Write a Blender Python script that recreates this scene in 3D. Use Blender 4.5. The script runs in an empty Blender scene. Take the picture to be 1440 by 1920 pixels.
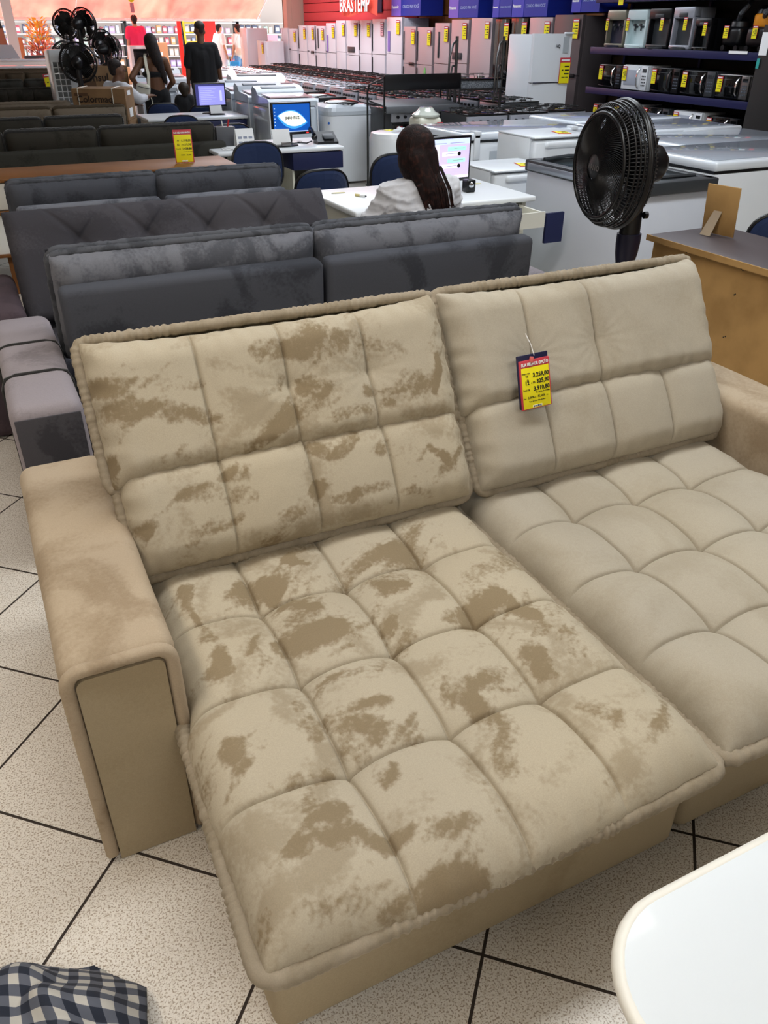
import bpy, bmesh, math, random
import numpy as np
from mathutils import Matrix, Vector, Euler
PI = math.pi
S = bpy.context.scene
COL = S.collection
random.seed(7)

# ------------------------------------------------------------------ camera
def set_camera():
    pitch, roll, yaw, F = .5525, .00533, .45514, 1478.4
    f = Vector((math.sin(yaw)*math.cos(pitch), math.cos(yaw)*math.cos(pitch), -math.sin(pitch)))
    r = Vector((math.cos(yaw), -math.sin(yaw), 0)); u = r.cross(f)
    r2 = r*math.cos(roll)+u*math.sin(roll); u2 = -r*math.sin(roll)+u*math.cos(roll)
    cd = bpy.data.cameras.new('camera'); co = bpy.data.objects.new('camera', cd); COL.objects.link(co)
    m = Matrix((r2, u2, -f)).transposed().to_4x4(); m.translation = (0, 0, 1.7)
    co.matrix_world = m
    cd.sensor_fit = 'HORIZONTAL'; cd.sensor_width = 36; cd.lens = F/1440*36
    cd.clip_start = .05; cd.clip_end = 200
    S.camera = co
set_camera()
S.view_settings.view_transform = 'Standard'; S.view_settings.look = 'None'
S.view_settings.gamma = 1; S.view_settings.use_curve_mapping = False
S.view_settings.exposure = 0.56
S.cycles.max_bounces = 8; S.cycles.diffuse_bounces = 3; S.cycles.glossy_bounces = 3
S.cycles.caustics_reflective = False; S.cycles.caustics_refractive = False
S.cycles.sample_clamp_indirect = 6

# ------------------------------------------------------------------ world, sun, lamps
w = bpy.data.worlds.new('sky'); S.world = w; w.use_nodes = True
bg = w.node_tree.nodes['Background']; bg.inputs[0].default_value = (.85, .92, 1, 1); bg.inputs[1].default_value = 2.3

def light(name, kind, loc, energy, size=1, sizey=None, col=(1, 1, 1), aim=None, rot=None, spread=None):
    ld = bpy.data.lights.new(name, kind); lo = bpy.data.objects.new(name, ld); COL.objects.link(lo)
    lo.location = loc; ld.energy = energy; ld.color = col
    if kind == 'AREA':
        ld.shape = 'RECTANGLE'; ld.size = size; ld.size_y = sizey or size
        if spread: ld.spread = spread
    if kind == 'SUN': ld.angle = size
    if kind in ('SPOT', 'POINT'): ld.shadow_soft_size = size
    if aim is not None:
        d = Vector(aim)-Vector(loc); lo.rotation_euler = d.to_track_quat('-Z', 'Y').to_euler()
    if rot: lo.rotation_euler = rot
    return lo
light('sun', 'SUN', (10, 40, 20), 7, .01, col=(1, .95, .86), rot=(math.radians(-38), 0, math.radians(25)))
CEIL = 4.1
for (x, y, sx, sy, e, c) in [(.6, -2.3, 3.0, .6, 60, (1, .97, .92)), (1.0, 1.9, 3.0, .6, 46, (.97, .97, .95)), (-1.3, 1.3, .5, 2.4, 36, (1, .86, .70)), (3.9, 2.2, 3.0, .5, 46, (.9, .96, 1)),  # first entry is an added fill light behind the camera, for the sofa fronts
                          (3.4, 5.2, 3.0, .5, 48, (.88, .95, 1)), (5.4, 7.6, 2.5, 2.0, 74, (.84, .91, 1)),
                          (5.2, 13, 3, 4, 125, (.84, .91, 1)), (6.2, 18.5, 2, 5, 200, (1, .88, .93))]:
    light('ceiling_and_fill_light', 'AREA', (x, y, CEIL-.15), e, sx, sy, c, rot=(0, 0, 0))

# ------------------------------------------------------------------ helpers
def lin(c):
    if isinstance(c, str): c = tuple(int(c[i:i+2], 16)/255 for i in (0, 2, 4))
    return tuple((x/12.92 if x <= .04045 else ((x+.055)/1.055)**2.4) for x in c)+(1,)
MATS = {}
def mat(name, col, rough=.5, metal=0, sheen=0, emit=None, es=1, coat=0, noise=None, alpha=1, trans=0, ior=1.45, bump=0, bscale=200, spec=.5):
    """noise = (second colour, scale, low, high)"""
    if name in MATS: return MATS[name]
    m = bpy.data.materials.new(name); m.use_nodes = True; MATS[name] = m
    nt = m.node_tree; b = nt.nodes['Principled BSDF']
    b.inputs['Base Color'].default_value = lin(col); b.inputs['Roughness'].default_value = rough
    b.inputs['Metallic'].default_value = metal; b.inputs['Sheen Weight'].default_value = sheen
    b.inputs['Specular IOR Level'].default_value = spec
    b.inputs['Coat Weight'].default_value = coat; b.inputs['Alpha'].default_value = alpha
    b.inputs['Transmission Weight'].default_value = trans; b.inputs['IOR'].default_value = ior
    if emit is not None:
        b.inputs['Emission Color'].default_value = lin(emit); b.inputs['Emission Strength'].default_value = es
    tc = nt.nodes.new('ShaderNodeTexCoord')
    if noise:
        n = nt.nodes.new('ShaderNodeTexNoise'); n.inputs['Scale'].default_value = noise[1]; n.inputs['Detail'].default_value = 5
        nt.links.new(tc.outputs['Object'], n.inputs['Vector'])
        r = nt.nodes.new('ShaderNodeValToRGB'); e = r.color_ramp.elements
        e[0].position = noise[2]; e[1].position = noise[3]; e[0].color = lin(col); e[1].color = lin(noise[0])
        nt.links.new(n.outputs['Fac'], r.inputs['Fac']); nt.links.new(r.outputs['Color'], b.inputs['Base Color'])
    if bump:
        n = nt.nodes.new('ShaderNodeTexNoise'); n.inputs['Scale'].default_value = bscale; n.inputs['Detail'].default_value = 4
        nt.links.new(tc.outputs['Object'], n.inputs['Vector'])
        bp = nt.nodes.new('ShaderNodeBump'); bp.inputs['Strength'].default_value = bump; bp.inputs['Distance'].default_value = .01
        nt.links.new(n.outputs['Fac'], bp.inputs['Height']); nt.links.new(bp.outputs['Normal'], b.inputs['Normal'])
    return m

def suede(name, light_c, dark_c, amount=.5, scale=5., sheen=.5, lo=.5, hi=.62, stretch=(1, 1, 1), warm=None, use_attr=False):
    """brushed suede: two shades of nap in soft-edged strokes"""
    if name in MATS: return MATS[name]
    m = bpy.data.materials.new(name); m.use_nodes = True; MATS[name] = m
    nt = m.node_tree; N = nt.nodes; L = nt.links; b = N['Principled BSDF']
    b.inputs['Roughness'].default_value = .92; b.inputs['Sheen Weight'].default_value = sheen
    b.inputs['Sheen Roughness'].default_value = .35; b.inputs['Specular IOR Level'].default_value = .15
    b.inputs['Sheen Tint'].default_value = lin(light_c)
    tc = N.new('ShaderNodeTexCoord'); mp = N.new('ShaderNodeMapping'); mp.inputs['Scale'].default_value = stretch
    L.new(tc.outputs['Object'], mp.inputs['Vector'])
    def noise(sc, det, dist=0, vec=None):
        n = N.new('ShaderNodeTexNoise'); n.inputs['Scale'].default_value = sc; n.inputs['Detail'].default_value = det
        n.inputs['Distortion'].default_value = dist; L.new(vec or mp.outputs['Vector'], n.inputs['Vector']); return n
    def ma(op, a, c):
        k = N.new('ShaderNodeMath'); k.operation = op
        for i, v in ((0, a), (1, c)):
            if isinstance(v, (int, float)): k.inputs[i].default_value = v
            else: L.new(v, k.inputs[i])
        return k.outputs[0]
    n1 = noise(scale, 3, .8); n2 = noise(90, 4); n3 = noise(420, 2, 0, tc.outputs['Object']); n4 = noise(1.7, 2)
    v = ma('ADD', n1.outputs['Fac'], ma('MULTIPLY', ma('SUBTRACT', n2.outputs['Fac'], .5), .22))
    r = N.new('ShaderNodeMapRange'); r.interpolation_type = 'SMOOTHSTEP'; r.inputs['From Min'].default_value = lo; r.inputs['From Max'].default_value = hi
    L.new(v, r.inputs['Value'])
    f = ma('MULTIPLY', r.outputs['Result'], amount)
    if use_attr:
        at = N.new('ShaderNodeAttribute'); at.attribute_name = 'nap'
        n5 = noise(22, 5, .6, tc.outputs['Object'])
        v2 = ma('ADD', at.outputs['Fac'], ma('ADD', ma('MULTIPLY', ma('SUBTRACT', n2.outputs['Fac'], .5), .9), ma('MULTIPLY', ma('SUBTRACT', n5.outputs['Fac'], .5), .5)))
        r2 = N.new('ShaderNodeMapRange'); r2.interpolation_type = 'SMOOTHSTEP'; r2.inputs['From Min'].default_value = .20; r2.inputs['From Max'].default_value = .74
        L.new(v2, r2.inputs['Value'])
        f = ma('MAXIMUM', f, ma('MULTIPLY', r2.outputs['Result'], .85))
    mx = N.new('ShaderNodeMix'); mx.data_type = 'RGBA'; L.new(f, mx.inputs['Factor'])
    mx.inputs['A'].default_value = lin(light_c); mx.inputs['B'].default_value = lin(dark_c)
    # broad tint variation and fibre grain
    mx2 = N.new('ShaderNodeMix'); mx2.data_type = 'RGBA'; mx2.blend_type = 'MULTIPLY'
    r3 = N.new('ShaderNodeValToRGB'); r3.color_ramp.elements[0].position = .35; r3.color_ramp.elements[1].position = .65
    r3.color_ramp.elements[0].color = (1, 1, 1, 1); r3.color_ramp.elements[1].color = warm or (.93, .94, .97, 1)
    L.new(n4.outputs['Fac'], r3.inputs['Fac']); mx2.inputs['Factor'].default_value = 1
    L.new(mx.outputs['Result'], mx2.inputs['A']); L.new(r3.outputs['Color'], mx2.inputs['B'])
    mx3 = N.new('ShaderNodeMix'); mx3.data_type = 'RGBA'; mx3.blend_type = 'MULTIPLY'; mx3.inputs['Factor'].default_value = 1
    r4 = N.new('ShaderNodeMapRange'); r4.inputs['From Min'].default_value = .3; r4.inputs['From Max'].default_value = .7; r4.inputs['To Min'].default_value = .93; r4.inputs['To Max'].default_value = 1.06
    L.new(n3.outputs['Fac'], r4.inputs['Value']); cmb = N.new('ShaderNodeCombineColor')
    for i in range(3): L.new(r4.outputs['Result'], cmb.inputs[i])
    L.new(mx2.outputs['Result'], mx3.inputs['A']); L.new(cmb.outputs[0], mx3.inputs['B'])
    L.new(mx3.outputs['Result'], b.inputs['Base Color'])
    bp = N.new('ShaderNodeBump'); bp.inputs['Strength'].default_value = .12; bp.inputs['Distance'].default_value = .003
    L.new(n2.outputs['Fac'], bp.inputs['Height']); L.new(bp.outputs['Normal'], b.inputs['Normal'])
    return m

def perp(d):
    a = Vector((0, 0, 1)) if abs(d.z) < .9 else Vector((1, 0, 0))
    u = d.cross(a).normalized(); return u, d.cross(u).normalized()

class MB:
    def __init__(s): s.v = []; s.f = []; s.m = []; s.mi = 0
    def add(s, vs, fs, mtx=None):
        o = len(s.v)
        s.v += [tuple(mtx @ Vector(p)) for p in vs] if mtx is not None else [tuple(p) for p in vs]
        s.f += [tuple(i+o for i in f) for f in fs]; s.m += [s.mi]*len(fs)
        return s
    def box(s, c, d, r=0, seg=2, rot=None, mtx=None):
        hx, hy, hz = d[0]/2, d[1]/2, d[2]/2
        M = Matrix.Translation(c) @ (rot.to_4x4() if rot is not None else Matrix.Identity(4))
        if mtx is not None: M = mtx @ M
        if r <= 0:
            vs = [(x, y, z) for x in (-hx, hx) for y in (-hy, hy) for z in (-hz, hz)]
            return s.add(vs, [(0, 1, 3, 2), (4, 6, 7, 5), (0, 4, 5, 1), (2, 3, 7, 6), (0, 2, 6, 4), (1, 5, 7, 3)], M)
        r = min(r, hx*.98, hy*.98, hz*.98)
        bm = bmesh.new(); bmesh.ops.create_cube(bm, size=1)
        for v in bm.verts: v.co = Vector((v.co.x*d[0], v.co.y*d[1], v.co.z*d[2]))
        bmesh.ops.bevel(bm, geom=list(bm.edges), offset=r, segments=seg, profile=.5, affect='EDGES')
        bm.verts.index_update()
        s.add([v.co.copy() for v in bm.verts], [tuple(v.index for v in f.verts) for f in bm.faces], M); bm.free()
        return s
    def bx(s, x0, x1, y0, y1, z0, z1, r=0, seg=2):
        return s.box(((x0+x1)/2, (y0+y1)/2, (z0+z1)/2), (abs(x1-x0), abs(y1-y0), abs(z1-z0)), r, seg)
    def tube(s, pts, r, n=8, closed=False, cap=True, mtx=None):
        pts = [Vector(p) for p in pts]; k = len(pts); rs = r if isinstance(r, (list, tuple)) else [r]*k
        vs = []; u = None
        for i, p in enumerate(pts):
            a = pts[(i-1) % k] if closed else pts[max(i-1, 0)]; b = pts[(i+1) % k] if closed else pts[min(i+1, k-1)]
            d = (b-a)
            d = d.normalized() if d.length > 1e-9 else Vector((0, 0, 1))
            if u is None: u, w_ = perp(d)
            else:
                u = (u-d*u.dot(d))
                u = u.normalized() if u.length > 1e-6 else perp(d)[0]
                w_ = d.cross(u)
            for j in range(n):
                t = 2*PI*j/n; vs.append(p+(u*math.cos(t)+w_*math.sin(t))*rs[i])
        fs = []
        for i in range(k if closed else k-1):
            a = i*n; b = ((i+1) % k)*n
            for j in range(n): fs.append((a+j, a+(j+1) % n, b+(j+1) % n, b+j))
        if cap and not closed: fs += [tuple(range(n))[::-1], tuple((k-1)*n+j for j in range(n))]
        return s.add(vs, fs, mtx)
    def cyl(s, a, b, r, r2=None, n=16, cap=True, mtx=None):
        return s.tube([a, b], [r, r if r2 is None else r2], n, cap=cap, mtx=mtx)
    def lathe(s, prof, n=24, mtx=None, sx=1, sy=1):
        vs = []; fs = []
        for (r, z) in prof:
            for j in range(n): t = 2*PI*j/n; vs.append((r*math.cos(t)*sx, r*math.sin(t)*sy, z))
        for i in range(len(prof)-1):
            for j in range(n): a = i*n; b = a+n; fs.append((a+j, a+(j+1) % n, b+(j+1) % n, b+j))
        if prof[0][0] > 1e-4: fs.append(tuple(range(n))[::-1])
        if prof[-1][0] > 1e-4: fs.append(tuple((len(prof)-1)*n+j for j in range(n)))
        return s.add(vs, fs, mtx)
    def ell(s, c, r, n=16, m=10, rot=None):
        vs = [(0, 0, -1)]; fs = []
        for i in range(1, m):
            p = -PI/2+PI*i/m
            for j in range(n): t = 2*PI*j/n; vs.append((math.cos(p)*math.cos(t), math.cos(p)*math.sin(t), math.sin(p)))
        vs.append((0, 0, 1)); top = len(vs)-1
        for j in range(n): fs.append((0, 1+(j+1) % n, 1+j))
        for i in range(m-2):
            a = 1+i*n; b = a+n
            for j in range(n): fs.append((a+j, a+(j+1) % n, b+(j+1) % n, b+j))
        a = 1+(m-2)*n
        for j in range(n): fs.append((a+j, a+(j+1) % n, top))
        M = Matrix.Translation(c) @ (rot.to_4x4() if rot is not None else Matrix.Identity(4)) @ Matrix.Diagonal((r[0], r[1], r[2], 1))
        return s.add(vs, fs, M)
    def cap(s, a, b, r1, r2=None, n=12):
        """capsule with round ends"""
        r2 = r1 if r2 is None else r2; a = Vector(a); b = Vector(b); d = (b-a)
        d = d.normalized() if d.length > 1e-9 else Vector((0, 0, 1))
        pts = []; rs = []
        for k in range(4): t = PI/2*(1-k/4.); pts.append(a-d*r1*math.sin(t)); rs.append(max(r1*math.cos(t), r1*.02))
        pts.append(a); rs.append(r1); pts.append(b); rs.append(r2)
        for k in range(1, 5): t = PI/2*k/4.; pts.append(b+d*r2*math.sin(t)); rs.append(max(r2*math.cos(t), r2*.02))
        return s.tube(pts, rs, n)
    def prism(s, pts, z0, z1, mtx=None):
        n = len(pts)
        vs = [(p[0], p[1], z0) for p in pts]+[(p[0], p[1], z1) for p in pts]
        fs = [tuple(range(n))[::-1], tuple(range(n, 2*n))]+[(i, (i+1) % n, n+(i+1) % n, n+i) for i in range(n)]
        return s.add(vs, fs, mtx)
    def surf(s, P, flip=False):
        nu, nv = len(P), len(P[0])
        vs = [p for row in P for p in row]; fs = []
        for i in range(nu-1):
            for j in range(nv-1):
                q = (i*nv+j, (i+1)*nv+j, (i+1)*nv+j+1, i*nv+j+1); fs.append(q[::-1] if flip else q)
        return s.add(vs, fs)
    def build(s, name, mats, parent=None, smooth=True, ang=.7):
        me = bpy.data.meshes.new(name); me.from_pydata(s.v, [], s.f)
        if not isinstance(mats, (list, tuple)): mats = [mats]
        for m in mats: me.materials.append(m)
        if len(mats) > 1: me.polygons.foreach_set('material_index', s.m)
        if smooth:
            me.shade_smooth(); me.set_sharp_from_angle(angle=ang)
        me.update()
        o = bpy.data.objects.new(name, me); COL.objects.link(o)
        if parent is not None: o.parent = parent
        return o

def RZ(a): return Matrix.Rotation(a, 3, 'Z')
def RX(a): return Matrix.Rotation(a, 3, 'X')
def RY(a): return Matrix.Rotation(a, 3, 'Y')
def T(x, y, z, rz=0, rx=0, ry=0): return Matrix.Translation((x, y, z)) @ Matrix.Rotation(rz, 4, 'Z') @ Matrix.Rotation(rx, 4, 'X') @ Matrix.Rotation(ry, 4, 'Y')
def tag(o, label, cat, group=None, kind=None):
    o['label'] = label; o['category'] = cat
    if group: o['group'] = group
    if kind: o['kind'] = kind
    return o
def thing(name, label, cat, loc=(0, 0, 0), rz=0, group=None):
    o = bpy.data.objects.new(name, None); o.empty_display_size = .1; COL.objects.link(o)
    o.location = loc; o.rotation_euler = (0, 0, rz)
    return tag(o, label, cat, group)
def struct(o): o['kind'] = 'structure'; return o
def copy_tree(o, loc=None, rz=None, label=None, parent=None):
    c = o.copy(); COL.objects.link(c)
    if parent is not None: c.parent = parent
    if loc is not None: c.location = loc
    if rz is not None: c.rotation_euler = (0, 0, rz)
    if label: c['label'] = label
    for ch in [x for x in o.children]: copy_tree(ch, parent=c)
    return c
def text(name, body, size, mtx, m, parent=None, ext=.0005, align='LEFT', sx=1.0, bold=0):
    cu = bpy.data.curves.new('lettering', 'FONT'); cu.body = body; cu.size = size; cu.extrude = ext; cu.offset = bold
    cu.align_x = align; cu.resolution_u = 2
    to = bpy.data.objects.new('lettering_src', cu); COL.objects.link(to)
    dg = bpy.context.evaluated_depsgraph_get(); me = bpy.data.meshes.new_from_object(to.evaluated_get(dg))
    bpy.data.objects.remove(to); bpy.data.curves.remove(cu)
    me.materials.clear(); me.materials.append(m); me.transform(mtx @ Matrix.Diagonal((sx, 1, 1, 1)))
    o = bpy.data.objects.new(name, me); COL.objects.link(o)
    if parent is not None: o.parent = parent
    return o
# frame whose local x runs along 'right' and local y along 'up'
def face(origin, right=(1, 0, 0), up=(0, 0, 1)):
    r = Vector(right).normalized(); u = Vector(up).normalized(); n = r.cross(u)
    m = Matrix((r, u, n)).transposed().to_4x4(); m.translation = origin; return m
def merge_text(objs, name, parent):
    """joins several lettering meshes into the one printed text of a part"""
    me = bpy.data.meshes.new(name); vs = []; fs = []; mi = []; ms = []
    for o in objs:
        off = len(vs); vs += [tuple(v.co) for v in o.data.vertices]; m = o.data.materials[0]
        if m not in ms: ms.append(m)
        for p in o.data.polygons: fs.append(tuple(off+i for i in p.vertices)); mi.append(ms.index(m))
        bpy.data.objects.remove(o)
    me.from_pydata(vs, [], fs)
    for m in ms: me.materials.append(m)
    me.polygons.foreach_set('material_index', mi); me.update()
    ob = bpy.data.objects.new(name, me); COL.objects.link(ob)
    if parent is not None: ob.parent = parent
    return ob

# ------------------------------------------------------------------ the setting
def floor_mat():
    m = bpy.data.materials.new('speckled_tile'); m.use_nodes = True; nt = m.node_tree; N = nt.nodes; L = nt.links; b = N['Principled BSDF']
    tc = N.new('ShaderNodeTexCoord'); mp = N.new('ShaderNodeMapping'); L.new(tc.outputs['Object'], mp.inputs['Vector'])
    def noise(sc, det): 
        n = N.new('ShaderNodeTexNoise'); n.inputs['Scale'].default_value = sc; n.inputs['Detail'].default_value = det
        L.new(tc.outputs['Object'], n.inputs['Vector']); return n
    def ramp(src, p0, p1, c0, c1):
        r = N.new('ShaderNodeValToRGB'); e = r.color_ramp.elements; e[0].position = p0; e[1].position = p1; e[0].color = c0; e[1].color = c1
        L.new(src, r.inputs['Fac']); return r.outputs['Color']
    def mul(a, c):
        x = N.new('ShaderNodeMix'); x.data_type = 'RGBA'; x.blend_type = 'MULTIPLY'; x.inputs['Factor'].default_value = 1; L.new(a, x.inputs['A']); L.new(c, x.inputs['B']); return x.outputs['Result']
    base = ramp(noise(1.3, 2).outputs['Fac'], .3, .7, lin('E9E3DA'), lin('DDD8D0'))
    sp = ramp(noise(240, 3).outputs['Fac'], .40, .47, (.5, .44, .38, 1), (1, 1, 1, 1))
    sp2 = ramp(noise(110, 4).outputs['Fac'], .34, .5, (.84, .81, .77, 1), (1, 1, 1, 1))
    L.new(mul(mul(base, sp), sp2), b.inputs['Base Color']); b.inputs['Roughness'].default_value = .28
    bp = N.new('ShaderNodeBump'); bp.inputs['Strength'].default_value = .12; bp.inputs['Distance'].default_value = .002
    L.new(noise(150, 3).outputs['Fac'], bp.inputs['Height']); L.new(bp.outputs['Normal'], b.inputs['Normal'])
    return m
TILE = .4444; TA = math.radians(-47.27)
def floor():
    d1 = Vector((math.sin(TA), math.cos(TA), 0))
    if d1.x < 0: d1 = -d1
    d2 = Vector((d1.y, -d1.x, 0)) if d1.y > 0 else Vector((-d1.y, d1.x, 0))
    o = Vector((.28383, 1.05398, 0))
    sub = MB().bx(-4.5, 9.6, -4, 25.4, -.06, -.003).build('floor', mat('grout', '3A302A', .8)); struct(sub)
    mb = MB(); g = .0035
    n = 0
    for i in range(-60, 61):
        for j in range(-60, 61):
            c = o+d1*TILE*(i+.5)+d2*TILE*(j+.5)
            if not (-4.2 < c.x < 9.3 and -3.7 < c.y < 25.1): continue
            a = d1*(TILE/2-g); b = d2*(TILE/2-g)
            q = [c-a-b, c+a-b, c+a+b, c-a+b]
            if (q[1]-q[0]).cross(q[3]-q[0]).z < 0: q = q[::-1]
            mb.add(q, [(0, 1, 2, 3)])
    t = mb.build('floor_tiles', floor_mat(), sub, smooth=False)
    t['kind'] = 'stuff'
floor()
NAP_SEAT = [([(0.094,0.969),(0.096,0.829),(0.094,0.686)],0.015),([(0.241,0.974),(0.243,0.935)],0.024),([(0.213,0.709),(0.213,0.648),(0.168,0.65)],0.018),([(0.322,0.91),(0.292,0.95)],0.021),([(0.284,0.665),(0.334,0.672),(0.409,0.702)],0.018),([(0.522,0.879),(0.624,0.927),(0.715,0.927),(0.744,0.884)],0.022),([(0.419,1.011),(0.45,0.968)],0.013),([(0.319,0.837),(0.39,0.815),(0.411,0.793)],0.014),([(0.598,0.79),(0.658,0.768)],0.017),([(0.56,0.652),(0.545,0.593)],0.027),([(0.703,0.635),(0.707,0.628)],0.015),([(0.292,0.515),(0.348,0.525),(0.419,0.55),(0.477,0.557)],0.017),([(0.298,0.424),(0.328,0.393),(0.372,0.34),(0.43,0.319),(0.456,0.332)],0.023),([(0.29,0.347),(0.308,0.307)],0.022),([(0.315,0.433),(0.394,0.439)],0.013),([(0.516,0.483),(0.569,0.439),(0.573,0.362),(0.569,0.311)],0.027),([(0.115,0.619),(0.179,0.645)],0.012),([(0.24,0.495),(0.262,0.441),(0.266,0.39)],0.014),([(0.144,0.299),(0.207,0.304)],0.016),([(0.086,0.461),(0.071,0.392),(0.029,0.34)],0.01),([(0.162,0.216),(0.202,0.21),(0.206,0.157),(0.165,0.146)],0.02),([(0.143,0.012),(0.186,0.017),(0.243,0.003)],0.02),([(0.276,0.01),(0.327,-0.001),(0.413,-0.009)],0.014),([(0.237,0.125),(0.277,0.116),(0.341,0.106),(0.404,0.108)],0.021),([(0.175,0.187),(0.182,0.142)],0.028),([(0.133,0.136),(0.127,0.133)],0.019),([(0.041,0.053),(0.085,0.066)],0.014),([(0.497,0.179),(0.498,0.172)],0.018),([(0.315,0.242),(0.345,0.252)],0.013),([(0.313,0.377),(0.334,0.334),(0.41,0.331)],0.025),([(0.604,0.237),(0.573,0.167)],0.022),([(0.863,0.585),(0.883,0.535),(0.883,0.497)],0.016),([(0.868,0.448),(0.897,0.39),(0.906,0.351)],0.019),([(0.812,0.388),(0.812,0.354)],0.02),([(0.82,0.226),(0.829,0.192)],0.023),([(0.605,0.243),(0.617,0.211)],0.025),([(0.751,0.618),(0.837,0.617)],0.022),([(0.571,0.36),(0.673,0.365)],0.024)]
NAP_UP = [([(0.465,0.258),(0.539,0.266),(0.641,0.251),(0.752,0.255),(0.841,0.247)],0.025),([(0.569,0.167),(0.61,0.16)],0.022),([(0.525,0.115),(0.575,0.126),(0.614,0.129)],0.022),([(0.423,0.074),(0.478,0.093),(0.504,0.113)],0.025),([(0.428,0.186),(0.493,0.177)],0.01),([(0.767,0.123),(0.813,0.121),(0.873,0.158)],0.018),([(0.734,0.124),(0.733,0.119)],0.015),([(0.623,0.051),(0.707,0.056)],0.015),([(0.779,0.074),(0.778,0.069)],0.012),([(0.947,0.114),(0.971,0.195)],0.006),([(0.049,0.25),(0.102,0.232),(0.17,0.234),(0.239,0.232)],0.011),([(0.051,0.204),(0.075,0.172),(0.128,0.149),(0.196,0.145),(0.259,0.153)],0.018),([(0.016,0.242),(0.016,0.238)],0.017),([(0.169,0.028),(0.195,0.018)],0.01),([(0.018,0.059),(0.013,0.019)],0.011)]
NAP_LO = [([(0.15,0.17),(0.205,0.182),(0.269,0.182),(0.313,0.177)],0.017),([(0.255,0.23),(0.304,0.229)],0.014),([(0.075,0.067),(0.13,0.062),(0.198,0.085),(0.236,0.1)],0.013),([(0.052,0.111),(0.052,0.109)],0.011),([(0.513,0.215),(0.579,0.217),(0.66,0.232)],0.008),([(0.719,0.188),(0.767,0.194),(0.825,0.188)],0.019),([(0.508,0.139),(0.54,0.137)],0.015),([(0.55,0.078),(0.629,0.086),(0.709,0.084)],0.012),([(0.398,0.097),(0.434,0.094)],0.024),([(0.868,0.196),(0.904,0.161)],0.008),([(0.772,0.048),(0.817,0.032)],0.011)]
# ------------------------------------------------------------------ upholstery
def wob(x, seed=0, n=5, f0=1.):
    rs = np.random.RandomState(seed); r = 0
    for k in range(n):
        r = r+np.sin(x*f0*(1.7**k)*(.8+.4*rs.rand())+rs.rand()*6.28)*.8**k
    return r/n
def fnoise(u, v, f, seed=0, n=7):
    rs = np.random.RandomState(seed); r = 0*u
    for k in range(n):
        a = rs.rand()*6.28; g = f*(.6+.9*rs.rand()); r = r+np.sin((u*np.cos(a)+v*np.sin(a))*g+rs.rand()*6.28)
    return r/n
def smooth01(x): x = np.clip(x, 0, 1); return x*x*(3-2*x)
def seg_dist(U, V, pts):
    d = np.full(U.shape, 9.)
    if len(pts) == 1: pts = [pts[0], pts[0]]
    for (a, b), (c, e) in zip(pts[:-1], pts[1:]):
        w0, w1 = c-a, e-b; L2 = w0*w0+w1*w1+1e-9
        t = np.clip(((U-a)*w0+(V-b)*w1)/L2, 0, 1); d = np.minimum(d, np.hypot(U-a-t*w0, V-b-t*w1))
    return d
def vnoise(X, Y, seed):
    rs = np.random.RandomState(seed); T_ = rs.rand(64, 64); xi = np.floor(X).astype(int); yi = np.floor(Y).astype(int); fx = X-xi; fy = Y-yi
    fx = fx*fx*(3-2*fx); fy = fy*fy*(3-2*fy); g = lambda a, b: T_[a % 64, b % 64]
    return (g(xi, yi)*(1-fx)+g(xi+1, yi)*fx)*(1-fy)+(g(xi, yi+1)*(1-fx)+g(xi+1, yi+1)*fx)*fy
def fbm(X, Y, seed, o=3): return sum(vnoise(X*2**k, Y*2**k, seed+k)*.5**(k+1) for k in range(o))/(1-.5**o)
def nap_field(U, V, strokes):
    """hand-brushed nap: broad strokes broken up by a warped noise field, combed along one direction"""
    wu = U+.05*(fbm(U*7, V*7, 3)-.5)*2; wv = V+.05*(fbm(U*7, V*7, 13)-.5)*2
    a = .6; cu, cv = wu*np.cos(a)+wv*np.sin(a), -wu*np.sin(a)+wv*np.cos(a)
    base = fbm(cu*4.2, cv*10, 31); comb = fbm(cu*10, cv*55, 41)
    S_ = nap_strokes(wu, wv, strokes)
    return np.clip(.80*S_+1.5*(base-.5)+.7*(comb-.5)+.10, 0, 1)
def nap_strokes(U, V, strokes):
    f = np.zeros(U.shape)
    for k, (pts, r) in enumerate(strokes):
        d = seg_dist(U+.012*fnoise(U, V, 45, k), V+.012*fnoise(U, V, 45, k+50), pts)
        f = np.maximum(f, (.75+.25*math.sin(k*2.3))*(1-smooth01((d-r*.5)/(r*1.7+.01))))
    return f
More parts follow.
